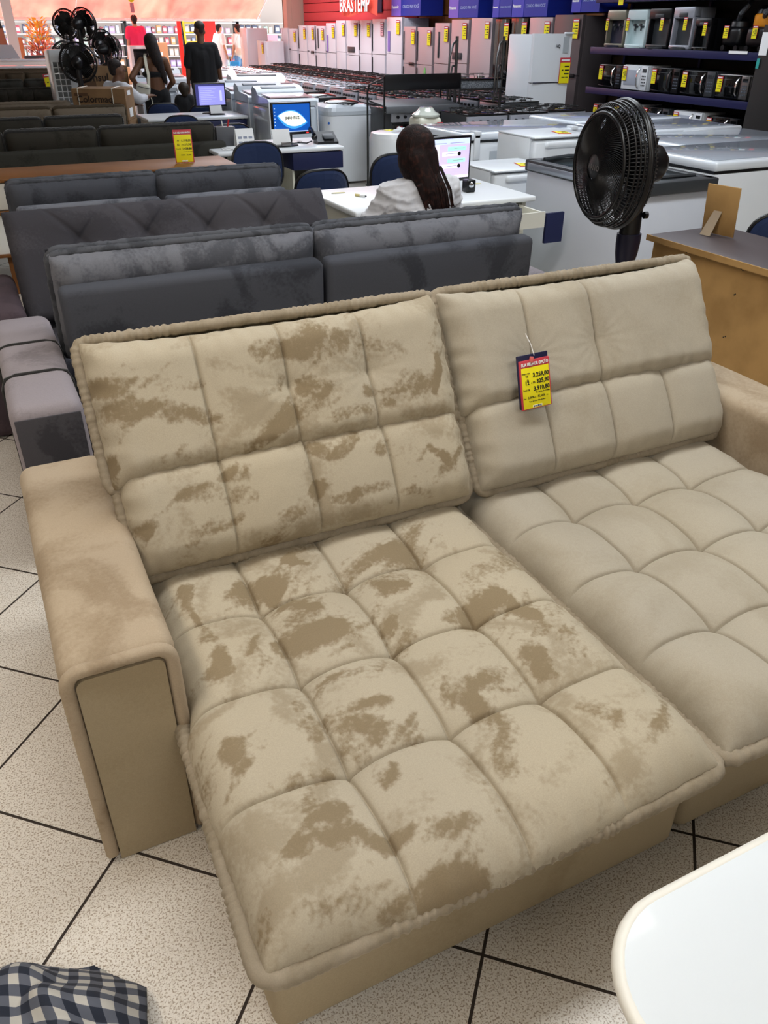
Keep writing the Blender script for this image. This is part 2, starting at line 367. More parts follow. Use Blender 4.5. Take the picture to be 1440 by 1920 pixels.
def quilt(U, V, W, L, H, us, vs, R=.09, A=.016, tuft=.012, seed=0, Rv=None, wr=.003, extra=(), groove=.009):
    Rv = Rv or (R, R)
    eu = np.minimum(U, W-U); Eu = np.sqrt(np.clip(1-(1-np.clip(eu/R, 0, 1))**2, 0, 1))
    e0 = np.sqrt(np.clip(1-(1-np.clip(V/Rv[0], 0, 1))**2, 0, 1)); e1 = np.sqrt(np.clip(1-(1-np.clip((L-V)/Rv[1], 0, 1))**2, 0, 1))
    E = Eu*e0*e1
    def f(x, ss, tot, wsh):
        if not ss: return 0*x, 9+0*x
        b = [0]+list(ss)+[tot]; d = np.full(x.shape, 9.)
        x = x+wsh
        for s_ in ss: d = np.minimum(d, np.abs(x-s_))
        half = np.mean(np.diff(b))/2
        return np.clip(d/half, 0, 1), d
    fu, du = f(U, us, W, 0); fv, dv = f(V, vs, L, 0)
    g = lambda t: .55*(1-(1-t)**2.2)+.45*np.sqrt(np.clip(t*(2-t), 0, 1))
    h = H*E
    if us: h = h+A*(g(fu)-1)*E
    if vs: h = h+A*(g(fv)-1)*E
    h = h-groove*np.exp(-(du/.0035)**2)*E-(groove*np.exp(-(dv/.0035)**2)*E if vs else 0)
    for u0 in us:
        for v0 in (vs or []): h = h-tuft*np.exp(-np.hypot(U-u0, V-v0)/.035)*E
    for (u0, v0, dep, wd) in extra:
        rr = np.hypot(U-u0, (V-v0)*1.4); h = h-dep*np.exp(-rr/wd)*E
        th = np.arctan2(V-v0, U-u0); h = h+.0016*np.sin(th*17+seed)*np.exp(-rr/.08)*np.clip(rr/.02, 0, 1)*E
    # gathers along the seams at the border
    eb = np.minimum(V, L-V)
    h = h+wr*np.sin(U*95+3*wob(U, seed+3, 4, 14)+V*20)*np.exp(-eb/.022)*Eu+wr*np.sin(V*95+3*wob(V, seed+4, 4, 14)+U*20)*np.exp(-eu/.022)*e0*e1
    h = h+.0022*fnoise(U, V, 16, seed+5)*E+.0009*fnoise(U, V, 60, seed+6)*E
    return h
def soft_piece(name, W, L, fn, mats, parent, us=(), vs=(), H=.06, res=.007, strokes=None, **kw):
    nu, nv = int(W/res)+1, int(L/res)+1
    # denser rows near the border for a clean roll-off
    def ax(n, tot): t = np.linspace(0, 1, n); return tot*(t-.035*np.sin(2*PI*t))
    def dense(a, ss, tot):
        ex = [s_+o for s_ in ss for o in (-.008, -.004, -.002, 0, .002, .004, .008)]
        if not ex: return a
        a = np.array([q for q in a if min(abs(q-s_) for s_ in ss) > .010]); return np.sort(np.concatenate([a, ex]))
    u = dense(ax(nu, W), list(us), W); v = dense(ax(nv, L), list(vs), L); nu, nv = len(u), len(v); U, V = np.meshgrid(u, v, indexing='ij')
    h = quilt(U, V, W, L, H, list(us), list(vs), **kw)
    X, Y, Z = fn(U, V, h)
    co = np.stack([X, Y, Z], -1).reshape(-1, 3)
    idx = np.arange(nu*nv).reshape(nu, nv)
    q = np.stack([idx[:-1, :-1], idx[1:, :-1], idx[1:, 1:], idx[:-1, 1:]], -1).reshape(-1, 4)
    me = bpy.data.meshes.new(name); me.from_pydata(co.tolist(), [], q.tolist())
    me.materials.append(mats); me.shade_smooth()
    if strokes is not None:
        at = me.attributes.new('nap', 'FLOAT', 'POINT'); at.data.foreach_set('value', nap_field(U, V, strokes).reshape(-1).astype(np.float32))
    me.update()
    o = bpy.data.objects.new(name, me); COL.objects.link(o); o.parent = parent
    return o
def piping(path, r, m, parent, closed=True, seed=0, n=10, step=.0045, amp=.24, name='piping', label=None):
    P = np.array(path, float)
    if closed: P = np.vstack([P, P[:1]])
    sl = np.linalg.norm(np.diff(P, axis=0), axis=1); cs = np.concatenate([[0], np.cumsum(sl)]); tot = cs[-1]
    k = max(8, int(tot/step)); t = np.linspace(0, tot, k, endpoint=not closed)
    Q = np.stack([np.interp(t, cs, P[:, i]) for i in range(3)], -1)
    # round the corners a little and let the roll wander
    for _ in range(3):
        if closed: Q = (np.roll(Q, 1, 0)+2*Q+np.roll(Q, -1, 0))/4
        else: Q[1:-1] = (Q[:-2]+2*Q[1:-1]+Q[2:])/4
    gate = .35+.65*smooth01(wob(t, seed+4, 4, 9)*1.4+.5); rr = r*(1+amp*gate*(.55*np.sin(t*330+6*wob(t, seed, 4, 22))+.6*wob(t, seed+9, 5, 70)))
    Q[:, 2] += .0025*wob(t, seed+2, 5, 12)
    o = MB().tube([tuple(q) for q in Q], [float(a) for a in rr], n, closed=closed).build(name, m, parent, ang=3)
    if label: o['label'] = label
    return o
def rect_path(fn, W, L, inset=0, h=0, rc=.05):
    pts = []
    cs = [(W-inset-rc, inset+rc, -PI/2), (W-inset-rc, L-inset-rc, 0), (inset+rc, L-inset-rc, PI/2), (inset+rc, inset+rc, PI)]
    for cx, cy, a0 in cs:
        for k in range(7):
            a = a0+PI/2*k/6; u = cx+rc*math.cos(a); v = cy+rc*math.sin(a)
            x, y, z = fn(np.array(u), np.array(v), np.array(float(h))); pts.append((float(x), float(y), float(z)))
    return pts

def tilt_map(x0, P0, P1, off=0., bend=0., side=1):
    """maps (u, v, h) on a leaning back cushion; side=+1 faces -Y"""
    P0 = np.array(P0, float); P1 = np.array(P1, float); L = np.linalg.norm(P1-P0); t = (P1-P0)/L
    nrm = np.array([-t[1], t[0]])*side
    def fn(U, V, h):
        hh = h+off+bend*np.sin(np.clip(V/L, 0, 1)*PI)
        return x0+U, P0[0]+t[0]*V+nrm[0]*hh, P0[1]+t[1]*V+nrm[1]*hh
    return fn, L
def box_pad(name, x0, x1, y0, y1, z0, z1, r, m, parent, seed=0, res=.03, puff=.006):
    """upholstered block: rounded box, gently uneven"""
    bm = bmesh.new(); bmesh.ops.create_cube(bm, size=1)
    d = (x1-x0, y1-y0, z1-z0)
    for v in bm.verts: v.co = Vector((v.co.x*d[0], v.co.y*d[1], v.co.z*d[2]))
    bmesh.ops.bevel(bm, geom=list(bm.edges), offset=r, segments=4, profile=.5, affect='EDGES')
    for k in range(3):
        es = [e for e in bm.edges if e.calc_length() > .12]
        if es: bmesh.ops.subdivide_edges(bm, edges=es, cuts=1, use_grid_fill=True)
    co = np.array([v.co for v in bm.verts]); nrm = np.array([v.normal for v in bm.verts])
    w_ = puff*fnoise(co[:, 0]+co[:, 2]*.7, co[:, 1]-co[:, 2]*.5, 9, seed)
    for v, dd in zip(bm.verts, w_):
        v.co += v.normal*float(dd) if v.co.z > -d[2]/2+.02 else v.normal*0
        v.co += Vector(((x0+x1)/2, (y0+y1)/2, (z0+z1)/2))
    me = bpy.data.meshes.new(name); bm.to_mesh(me); bm.free(); me.materials.append(m); me.shade_smooth(); me.set_sharp_from_angle(angle=1.0)
    o = bpy.data.objects.new(name, me); COL.objects.link(o); o.parent = parent; return o

BEIGE_L, BEIGE_D = 'B2A792', '7F6E53'
m_be_nap = suede('beige_suede_brushed', BEIGE_L, BEIGE_D, .45, 5.0, .35, .50, .66, use_attr=True)
m_be = suede('beige_suede', 'ADA493', '9B907C', .5, 3.0, .3, .45, .7)
m_be_arm = suede('beige_suede_arm', 'AE9D86', '8E7B63', .75, 4.2, .35, .42, .66)
m_be_base = suede('beige_suede_base', 'A8997E', '8E7D61', .5, 2.5, .3, .45, .7)
m_be_pipe = suede('beige_piping', '9A8E7B', '7E725D', .5, 12, .35, .45, .65)

def beige_sofa():
    t = thing('sofa', 'large beige suede two-seat sofa with extended tufted seats, in the foreground', 'sofa', (0, 0, 0))
    # --- arms
    for k, (x0, x1) in enumerate(((-.075, .165), (2.20, 2.44))):
        a = box_pad('armrest', x0, x1, 1.335, 2.30, .002, .60, .038, m_be_arm, t, k, puff=.004)
        # border band round the front face, then a flat inset panel
        def outline(ins, r, y, zb=.003):
            xl, xr, zt = x0+ins, x1-ins, .60-ins; P = [(xl, y, zb)]
            for q in range(6): an = PI-PI/2*q/5; P.append((xl+r+r*math.cos(an), y, zt-r+r*math.sin(an)))
            for q in range(6): an = PI/2-PI/2*q/5; P.append((xr-r+r*math.cos(an), y, zt-r+r*math.sin(an)))
            P.append((xr, y, zb)); return P
        piping(outline(.013, .035, 1.334, .02), .0155, m_be_arm, a, False, seed=k*7, amp=.03, name='front_border')
        pp = [(p[0], p[2]) for p in outline(.030, .022, 0)]
        mb = MB(); mb.prism(pp, 0, .016, mtx=face((0, 1.338, 0), (1, 0, 0), (0, 0, 1)))
        mb.build('front_panel', m_be_base, a)
    # --- seats
    seams_u = [.272, .510, .744]; rows_v = [.300, .583, .863]
    for k, (x0, yf, mm, st, sq) in enumerate(((.135, .70, m_be_nap, NAP_SEAT, 1), (1.183, .715, m_be, None, 0))):
        W, L = (1.018, 1.17) if k == 0 else (1.01, 1.155)
        def fn(U, V, h, x0=x0, yf=yf, sq=sq):
            x = x0+U
            if sq: x = x+.035*(1-smooth01((U-.0)/.30))*smooth01((V-.52)/.14)
            # front corners are drawn in slightly
            return x+.004*wob(V, 5+int(sq), 4, 7), yf+V+.012*np.cos(U/1.03*PI*2)*np.exp(-V/.08)+.004*wob(U, 8+int(sq), 4, 7), .352+h
        so = soft_piece('seat_cushion', W, L, fn, mm, t, [a+(.005 if k == 0 else -.033) for a in seams_u], rows_v, H=.100, R=.095, A=.021, tuft=.016, seed=11+k, Rv=(.11, .05), strokes=st, wr=.006, res=.0055)
        piping(rect_path(fn, W, L, -.006, -.002, .045), .0185, m_be_pipe, so, seed=3+k)
        # padded side wall of the cushion under the roll
        sk = MB(); P = rect_path(fn, W, L, .035, -.0, .05)
        sk.add([p for p in P]+[(p[0], p[1], .30) for p in P], [(i, (i+1) % len(P), len(P)+(i+1) % len(P), len(P)+i) for i in range(len(P))]); sk.build('cushion_side', m_be_base, so)
        bx0, bx1 = (.160, 1.175) if k == 0 else (1.20, 2.165)
        b = box_pad('seat_base', bx0, bx1, .785 if k == 0 else .80, 1.95, .002, .36, .03, m_be_base, t, 5+k, puff=.004)
    # --- backs
    for k, (x0, mm, sl, su, vv) in enumerate(((.145, m_be_nap, NAP_LO, NAP_UP, 1), (1.185, m_be, None, None, 0))):
        W = 1.025
        fn, L = tilt_map(x0+.015, (1.782, .458), (1.94, .715), bend=.012)
        us = [.262, .505, .745] if k == 0 else [.265, .51, .755]
        lo = soft_piece('lower_back_cushion', W-.02, L, fn, mm, t, us, [], H=.08, R=.07, A=.020, res=.0055, seed=21+k, Rv=(.07, .09), strokes=sl, wr=.006)
        piping(rect_path(fn, W-.02, L, -.005, -.002, .04), .016, m_be_pipe, lo, seed=30+k)
        fn0, L = tilt_map(x0, (1.905, .675), (2.080, .990))
        def fn(U, V, h, fn0=fn0, L=L):
            e = (2*U/1.025-1)**4; return fn0(U, V+(.022*e-.004)*np.clip(V/L, 0, 1)**3-.012*e*np.clip(1-V/L, 0, 1)**3, h)
        ex = [(us[1], .17, .02, .05), (us[2], .17, .022, .05)] if k == 0 else [(us[0], .12, .010, .06), (us[1], .15, .012, .08)]
        us2 = [.275, .512, .752] if k == 0 else [.265, .52]
        ex = [(us2[1], .175, .02, .05), (us2[2], .175, .02, .05)] if k == 0 else [(us2[0], .13, .008, .06), (us2[1], .15, .010, .08)]
        up = soft_piece('upper_back_cushion', W, L, fn, mm, t, us2, [], H=.088, R=.075, A=.020, res=.0055, seed=41+k, Rv=(.06, .075), strokes=su, wr=.008, extra=ex)
        piping(rect_path(fn, W, L, -.006, -.003, .035), .016, m_be_pipe, up, seed=50+k)
        def fb(U, V, h, fn=fn): return fn(U, V, -.034-h)
        piping(rect_path(fb, W, L, .004, 0, .035), .012, m_be_pipe, up, seed=60+k)
        soft = soft_piece('cushion_back', W, L, fb, m_be_base, up, [], [], H=.05, R=.08, seed=70+k, res=.03)
        # gusset between the two rolls
        P = rect_path(fn, W, L, .006, -.005, .035); Q = rect_path(fb, W, L, .006, 0, .035)
        MB().add(P+Q, [(i, (i+1) % len(P), len(P)+(i+1) % len(P), len(P)+i) for i in range(len(P))]).build('gusset', m_be_base, up)
        bo = box_pad('back_frame', x0+.03, x0+W-.02, -.05, .05, -.36, .30, .03, m_be_base, t, 80+k)
        bo.location = (0, 2.165, .42); bo.rotation_euler = (-.24, 0, 0)
    return t
beige_sofa()
# ------------------------------------------------------------------ common materials
m_white = mat('white_enamel', 'E2E6EB', .3, coat=.3)
m_white_g = mat('white_gloss_lid', 'DCE2EA', .12, coat=.6)
m_lam = mat('white_laminate', 'E6E6E2', .35)
m_cream = mat('cream_plastic', 'DAD8C8', .4)
m_dgrey = mat('dark_grey_plastic', '35383C', .45)
m_black = mat('black_plastic', '0E0E11', .32)
m_blackg = mat('black_glass', '08090B', .06, coat=.5)
m_navy = mat('navy_panel', '141C48', .5)
m_navyf = mat('navy_fabric', '16264A', .95, sheen=.2)
m_beam = mat('navy_steel', '1C1D48', .45)
m_steel = mat('brushed_steel', '8F8B8A', .28, .85)
m_dsteel = mat('dark_steel', '4C4A4A', .32, .7)
m_chrome = mat('chrome', 'C9CCD0', .12, 1)
m_yel = mat('yellow_card', 'F0E312', .6)
m_redh = mat('red_card', 'C23A48', .6)
m_ink = mat('black_ink', '15151A', .6)
m_paper = mat('white_paper', 'EDEDED', .7)
m_rub = mat('black_rubber', '151515', .7)
m_mesh = mat('grey_grille', '5E6470', .6, .3)

# ------------------------------------------------------------------ shell
struct(MB().bx(9.1, 9.3, -4, 25.4, 0, CEIL).build('wall_right', mat('wall_brown', '4A3826', .8), smooth=False))
struct(MB().bx(-4.5, -4.3, -4, 25.4, 0, CEIL).build('wall_left', mat('wall_cream', 'D8D2C6', .8), smooth=False))
struct(MB().bx(-4.5, 9.3, -4.2, -4, 0, CEIL).build('wall_back', mat('wall_cream', 'D8D2C6', .8), smooth=False))
struct(MB().bx(-4.5, 9.3, -4.2, 25.8, CEIL, CEIL+.12).build('ceiling', mat('ceiling_white', 'CFCFCB', .8), smooth=False))
mb = MB()
for k in range(10): mb.bx(9.05, 9.11, -1, 17.0, 1.35+k*.27, 1.35+k*.27+.255, .012)
struct(mb.build('trim_slat_boards', mat('orange_brown_slats', '8A5526', .5, noise=('6B3F1B', 3, .4, .6))))
mb = MB()
for k in range(14): mb.bx(9.05, 9.11, 17.05, 23.6, 1.2+k*.2, 1.2+k*.2+.188, .01)
struct(mb.build('trim_red_boards', mat('red_slats', 'E0454E', .5)))
mb = MB(); mb.bx(8.75, 9.3, 23.7, 24.3, 0, CEIL); mb.bx(8.62, 8.75, 23.72, 24.0, 0, CEIL)
struct(mb.build('trim_pillar', mat('pinkish_pillar', 'D9B7A6', .6), smooth=False))
struct(MB().bx(-4.5, 9.3, 25.2, 25.5, 3.1, CEIL).build('wall_front_lintel', mat('wall_cream', 'D8D2C6', .8), smooth=False))
struct(MB().bx(1.62, 1.86, 25.2, 25.44, 0, 3.1).build('trim_front_post', mat('post_white', 'F4F4F2', .5), smooth=False))

# ------------------------------------------------------------------ price cards
def price_card(name, w, h, mtx, parent=None, t=.004, small=True):
    """red-headed yellow price card in its own x (right) / z (up) frame, lower left corner at the origin"""
    mb = MB(); mb.box((w/2, t/2, h/2), (w, t, h), mtx=mtx)
    mb.mi = 1; mb.box((w/2, -.001, h*.41), (w*.92, .002, h*.80), mtx=mtx)
    mb.mi = 2
    for (x0, x1, z, hh) in ((.45, .88, .66, .05), (.2, .36, .52, .05), (.5, .9, .52, .05), (.45, .9, .38, .05), (.25, .55, .24, .03), (.6, .85, .24, .03)):
        mb.box(((x0+x1)/2*w, -.0025, z*h), ((x1-x0)*w, .001, hh*h), mtx=mtx)
    mb.mi = 3; mb.box((w*.5, -.001, h*.91), (w*.8, .001, h*.07), mtx=mtx)
    return mb.build(name, [m_redh, m_yel, m_ink, m_paper], parent, smooth=False)

def big_card(name, w, h, t, parent, lines, back=True):
    """the large readable card; local frame x right, z up, faces -Y"""
    m = Matrix.Identity(4)
    cards = MB().box((w/2, t/2, h/2), (w, t, h), .003).build('card', m_redh, parent)
    MB().box((w*.5, -.0006, h*.435), (w*.9, .0012, h*.83), .003).build('yellow_panel', m_yel, parent)
    tx = []
    F = lambda x, z: face((x*w, -.0016, z*h))
    tx.append(text('l', 'SUA MELHOR OPÇÃO', w*.112, F(.5, .885), m_paper, align='CENTER', sx=.80, bold=.0006))
    for (s, x, z, size, al) in lines:
        tx.append(text('l', s, size*w, F(x, z), m_ink, align=al, bold=.0005 if size > .1 else 0))
    merge_text(tx, 'lettering', parent)
    MB().box((w*.5, -.0015, h*.055), (w*.3, .001, h*.045)).build('logo_strip', m_paper, parent)
    l = text('logo_lettering', 'JMAHFUZ', w*.062, F(.5, .04), m_ink, parent, align='CENTER'); l.location.y -= .001

# ------------------------------------------------------------------ fridges against the right wall
def fridge(loc, w, d, h, split, body_m, label, group, card=1, handle='slot', front='x', rz=-PI/2, disp=None, card_w=.1, card_pos=.72, deco=None, low=False):
    """local frame: front faces -Y, x from 0 to w"""
    t = thing('refrigerator', label, 'refrigerator', loc, rz, group)
    MB().bx(0, w, .06, d, .04, h-.01, .012).build('body', body_m, t)
    z = [(split+.006, h, 'door')] + ([(.05, split-.006, 'door')] if split > .1 else [])
    for i, (a, b, n) in enumerate(z):
        mb = MB(); nn = 9
        pts = [(0.004, .062)]+[(w*(.004+.992*k/nn), -.018*math.sin(PI*k/nn)+.004) for k in range(nn+1)]+[(w-.004, .062)]
        mb.prism([(p[0], p[1]) for p in pts][::-1], a, b)
        dr = mb.build(n, body_m, t, ang=.5)
        if handle == 'bar':
            MB().tube([(w*.1, -.01, a+.25 if i == 0 else b-.45), (w*.1, -.05, a+.28 if i == 0 else b-.42), (w*.1, -.05, a+.5 if i == 0 else b-.2), (w*.1, -.01, a+.53 if i == 0 else b-.17)], .009, 6).build('handle', m_dsteel, dr)
        elif handle == 'slot' and i == 0:
            MB().box((w*.12, -.012, a+.015), (w*.22, .02, .02), .004).build('handle', m_dgrey, dr)
        elif handle == 'side':
            MB().box((.018, -.006, (a+.3 if i == 0 else b-.3)), (.02, .02, .5), .006).build('handle', m_black, dr)
    if card: price_card('price_card', card_w, card_w*1.75, T(w*card_pos, -.024, h-.05-card_w*1.75), t)
    if disp == 'panel': MB().box((w*.45, -.02, split+.11), (w*.55, .012, .11), .004).build('display_panel', m_dgrey, t)
    if disp == 'strip': MB().box((w*.35, -.02, split+.3), (w*.09, .012, .42), .004).build('display_panel', m_dgrey, t)
    if disp == 'small': MB().box((w*.75, -.02, split+.0), (w*.4, .014, .055), .004).build('display_panel', m_black, t)
    if deco == 'purple': MB().box((w*.22, -.018, h-.42), (w*.16, .002, .36)).build('sticker', mat('violet_sticker', '8670C0', .5), t)
    if deco == 'energy': MB().box((w*.8, -.016, h-.42), (w*.14, .002, .2)).build('energy_sticker', m_paper, t)
    if deco == 'green': MB().ell((w*.6, -.018, h-.75), (.04, .003, .09)).build('sticker', mat('green_sticker', '77C06A', .5), t)
    if deco == 'blue': MB().ell((w*.42, -.022, h-1.25), (.11, .004, .2), 20).build('sticker', mat('blue_oval_sticker', '2A3390', .5), t)
    for x in (.05, w-.05): MB().cyl((x, d-.1, 0), (x, d-.1, .05), .02, n=8).build('foot', m_rub, t); MB().cyl((x, .12, 0), (x, .12, .05), .02, n=8).build('foot', m_rub, t)
    return t
m_wf = mat('white_fridge', 'E6E6EE', .22, .1, coat=.4)
m_sf = mat('silver_fridge', 'C4B6BA', .3, .45)
m_near = mat('steel_near', '6E6668', .3, .55)
GW = 'white refrigerators in the row along the wall'; GS = 'steel refrigerators in the row along the wall'
ROW = [  # y0, y1, h, split, material, handle, display, deco, card, label
 (23.0+.12, 23.62, 1.64, 0, m_wf, 'none', None, None, 0, 'white upright freezer at the far end of the appliance row, beside the pillar'),
 (22.47, 23.05, 1.63, 1.14, m_wf, 'slot', None, None, 1, 'white two-door refrigerator just in front of the low white one at the far end'),
 (21.75, 22.33, 1.70, 1.13, m_wf, 'side', None, None, 1, 'white narrow refrigerator, third from the far end of the wall row'),
 (21.20, 21.70, 1.70, 1.13, m_wf, 'slot', 'small', None, 1, 'white refrigerator with a small dark display at its door split'),
 (20.52, 21.15, 1.69, 1.13, m_wf, 'side', 'strip', None, 1, 'white refrigerator with a dark vertical strip on the upper door'),
 (19.88, 20.46, 1.75, 1.15, m_wf, 'slot', None, 'purple', 1, 'slightly taller white refrigerator after the one with the dark strip'),
 (19.29, 19.84, 1.80, 1.18, m_wf, 'none', None, None, 1, 'plain white refrigerator between two slightly different white ones, under the red boards'),
 (18.56, 19.25, 1.80, 1.13, m_wf, 'none', 'panel', None, 1, 'white refrigerator with a wide dark panel at its door split'),
 (17.90, 18.52, 1.80, 1.18, m_wf, 'side', None, None, 1, 'white refrigerator with long black side handle under the red hanging banner'),
 (17.23, 17.86, 1.82, 1.18, m_wf, 'side', None, None, 2, 'white refrigerator carrying a pale pink price card'),
 (16.46, 17.17, 1.85, 1.21, m_wf, 'none', None, 'purple', 1, 'tallest white refrigerator, last white one before the steel ones'),
 (15.86, 16.38, 1.69, 1.06, m_sf, 'side', 'small', None, 1, 'steel refrigerator next to the last white one, small black display'),
 (15.18, 15.80, 1.68, 1.06, m_sf, 'side', None, 'green', 1, 'steel refrigerator with a small green sticker behind the curved stand tube'),
 (14.55, 15.11, 1.75, 1.10, m_sf, 'none', 'strip', None, 1, 'steel refrigerator with a dark strip on the upper door'),
 (13.89, 14.50, 1.80, 1.13, m_sf, 'none', 'panel', None, 1, 'steel refrigerator with a broad dark panel above the door split'),
 (13.13, 13.82, 1.82, 0, m_sf, 'none', 'strip', 'blue', 1, 'wide steel refrigerator with a round blue sticker low on its door'),
 (12.62, 13.05, 1.80, 0, m_blackg, 'none', None, 'energy', 1, 'black glass-fronted refrigerator with a white energy label'),
 (12.10, 12.58, 1.81, 1.1, m_blackg, 'none', None, None, 1, 'black refrigerator mirroring the shop, beside a pinkish steel one'),
 (11.46, 12.07, 1.82, 1.1, m_sf, 'none', None, None, 1, 'steel refrigerator partly hidden behind the white two-door one in front'),
 (10.74, 11.42, 1.85, 1.08, m_near, 'slot', 'small', 'purple', 1, 'nearest, darkest steel refrigerator of the wall row with a violet sticker'),
]
for (y0, y1, h, sp, m, hd, di, de, cd, lb) in ROW:
    f = fridge((8.4, y1, 0), y1-y0-.015, .62, h, sp, m, lb, GW if m is m_wf else GS if m is m_sf else None, card=cd, handle=hd, disp=di, deco=de, card_w=.14)
    if cd == 2:
        for o in f.children:
            if o.name.startswith('price_card'):
                o.data = o.data.copy(); o.data.materials[1] = mat('pale_pink_card', 'D7A5AE', .6); o['label'] = 'pale pink price card'
f = fridge((7.75, 23.80, 0), .6, .55, 1.35, 0, m_wf, 'low white upright freezer standing before the far end of the row', None, card=1, handle='none', card_w=.14)
# condenser grille of the turned white unit at the far end
t = thing('freezer_cabinet', 'white upright freezer turned sideways showing its grey rear grille, far end of the row', 'freezer', (7.7, 24.55, 0))
MB().bx(0, .62, 0, .6, .03, 1.63, .015).build('body', m_wf, t)
mb = MB()
for k in range(14): mb.bx(.30, .60, -.03, -.01, .25+k*.08, .25+k*.08+.05, .004)
mb.build('rear_grille', m_mesh, t)

# white refrigerator standing forward, and the dark one behind it
t = fridge((6.86, 9.72, 0), .60, .58, 1.625, 1.07, m_white, 'white two-door refrigerator standing alone behind the chest freezers', None, card=1, handle='none', rz=0, card_w=.17, card_pos=.66)
for o in t.children:
    if o.name.startswith('price_card'): o.location.z -= .22; o.location.x += .03
text('brand_lettering', 'HQ', .05, face((.33, -.020, 1.47)), m_ink, t, bold=.001)
MB().box((.50, -.012, 1.50), (.09, .002, .18)).build('energy_sticker', mat('grey_sticker', 'A9AFB4', .6), t)
MB().box((.53, -.01, 1.632), (.12, .05, .02), .004).build('hinge_cover', m_white, t)
MB().box((.3, -.016, 1.072), (.56, .006, .012)).build('door_trim', m_chrome, t)
f = fridge((8.22, 7.34, 0), .7, .65, 1.73, 0, m_dsteel, 'dark grey refrigerator with ribbon sticker at the right end of the shelving', None, card=0, handle='none')
MB().box((.07, -.012, 1.55), (.11, .002, .22)).build('energy_sticker', m_paper, f)
MB().box((.035, -.013, 1.36), (.04, .002, .1)).build('teal_sticker', mat('teal_sticker', '2E9C96', .5), f)
mb = MB(); mb.cyl((.24, -.008, 1.56), (.24, -.014, 1.56), .06, n=20); mb.prism([(.2, 1.5), (.28, 1.5), (.27, 1.3), (.24, 1.33), (.2, 1.29)], 0, .004, mtx=face((0, -.012, 0)))
mb.build('ribbon_sticker', mat('red_ribbon', 'C02028', .5), f)

# banners and cartons on top of the row
def carton_box(y0, y1, z0, hh, label, purple=False):
    t = thing('cardboard_carton', label, 'box', (8.48, y1, z0), -PI/2, 'blue cartons on top of the refrigerators')
    w = y1-y0
    mb = MB(); mb.bx(0, w, 0, .5, 0, hh, .003); mb.mi = 1
    mb.bx(0, w*.34, -.004, .0, 0, hh)
    mb.build('carton', [mat('blue_carton', '142C96', .5), mat('violet_blue_carton', '6A4FB4' if 0 else '3B3FB0', .5) if not purple else mat('violet_carton', '7A5CC0', .5)], t, smooth=False)
    a = text('l', 'Panasonic', w*.062, face((w*.02, -.006, .13)), m_paper, bold=.002)
    b = text('l', 'CRIADO PRA VOCÊ', w*.062, face((w*.40, -.003, .13)), mat('pale_blue_ink', 'AFC0E8', .6))
    merge_text([a, b], 'lettering', t)
for (y0, y1, z, lb, pu) in [(15.85, 17.1, 1.87, 'blue and violet carton on top of the tallest white refrigerator', True), (13.75, 14.75, 1.83, 'blue and violet carton above the steel refrigerator with dark panel', True),
        (12.72, 13.28, 1.83, 'narrow blue carton squeezed behind another blue carton, above the wide steel refrigerator', False), (11.75, 12.70, 1.83, 'blue carton above the black mirroring refrigerator', False), (10.52, 11.15, 1.88, 'blue carton over the dark steel refrigerator by the shelving', False)]:
    carton_box(y0, y1, z, .75, lb, pu)
t = thing('hanging_banner', 'red banner with white lettering hanging above the white refrigerators', 'banner', (8.15, 18.95, 2.16), -PI/2)
P = [[(x*1.9, .03*math.sin(x*9+z), .9-z*1.16-(.04*math.sin(x*7) if z == 1 else 0)) for z in (0, .25, .5, .75, 1)] for x in [k/12 for k in range(13)]]
MB().surf(P, True).build('cloth', mat('red_banner', 'E2513F', .7), t, ang=3)
text('lettering', 'BRASTEMP', .36, face((.04, -.05, -.20)), m_paper, t, sx=.92, bold=.008)
MB().cyl((0, .0, .9), (1.9, 0, .9), .015).build('rod', m_steel, t)
for (y, lb) in ((20.6, 'dark blue poster nearer the pillar on the red boards'), (19.3, 'dark blue poster partly behind the red banner')):
    t = thing('poster', lb, 'poster', (9.03, y, 1.95), -PI/2)
    MB().bx(0, .62, -.01, 0, 0, .62).build('sheet', mat('dark_blue_poster', '14224F', .6), t, smooth=False)
    mb = MB()
    for k in range(4): mb.bx(.06, .06+(.4, .3, .35, .28)[k], -.012, -.01, .45-k*.1, .47-k*.1)
    mb.build('text_lines', m_paper, t, smooth=False)

# ------------------------------------------------------------------ shelving with small appliances
t = thing('shelving_rack', 'navy steel shelving with small appliances at the right', 'shelf', (8.4, 7.45, 0))
for z, hh in ((1.985, .10), (1.375, .085), (.875, .085), (.46, .07)):
    s_ = MB().bx(0, .6, 0, 3.0, z, z+.02, 0).build('shelf_board', m_dgrey, t, smooth=False)
    MB().bx(-.03, .0, -.02, 3.02, z-.0, z+hh, .004).build('front_beam', m_beam, s_)
for y in (0, 1.5, 2.98):
    for x in (.575,): MB().bx(x, x+.04, y-.02, y+.02, 0, 2.3).build('upright', m_beam, t, smooth=False)
MB().bx(.62, .64, 0, 3.0, 0, 2.3).build('back_panel', mat('dark_back', '2A2622', .8), t, smooth=False)

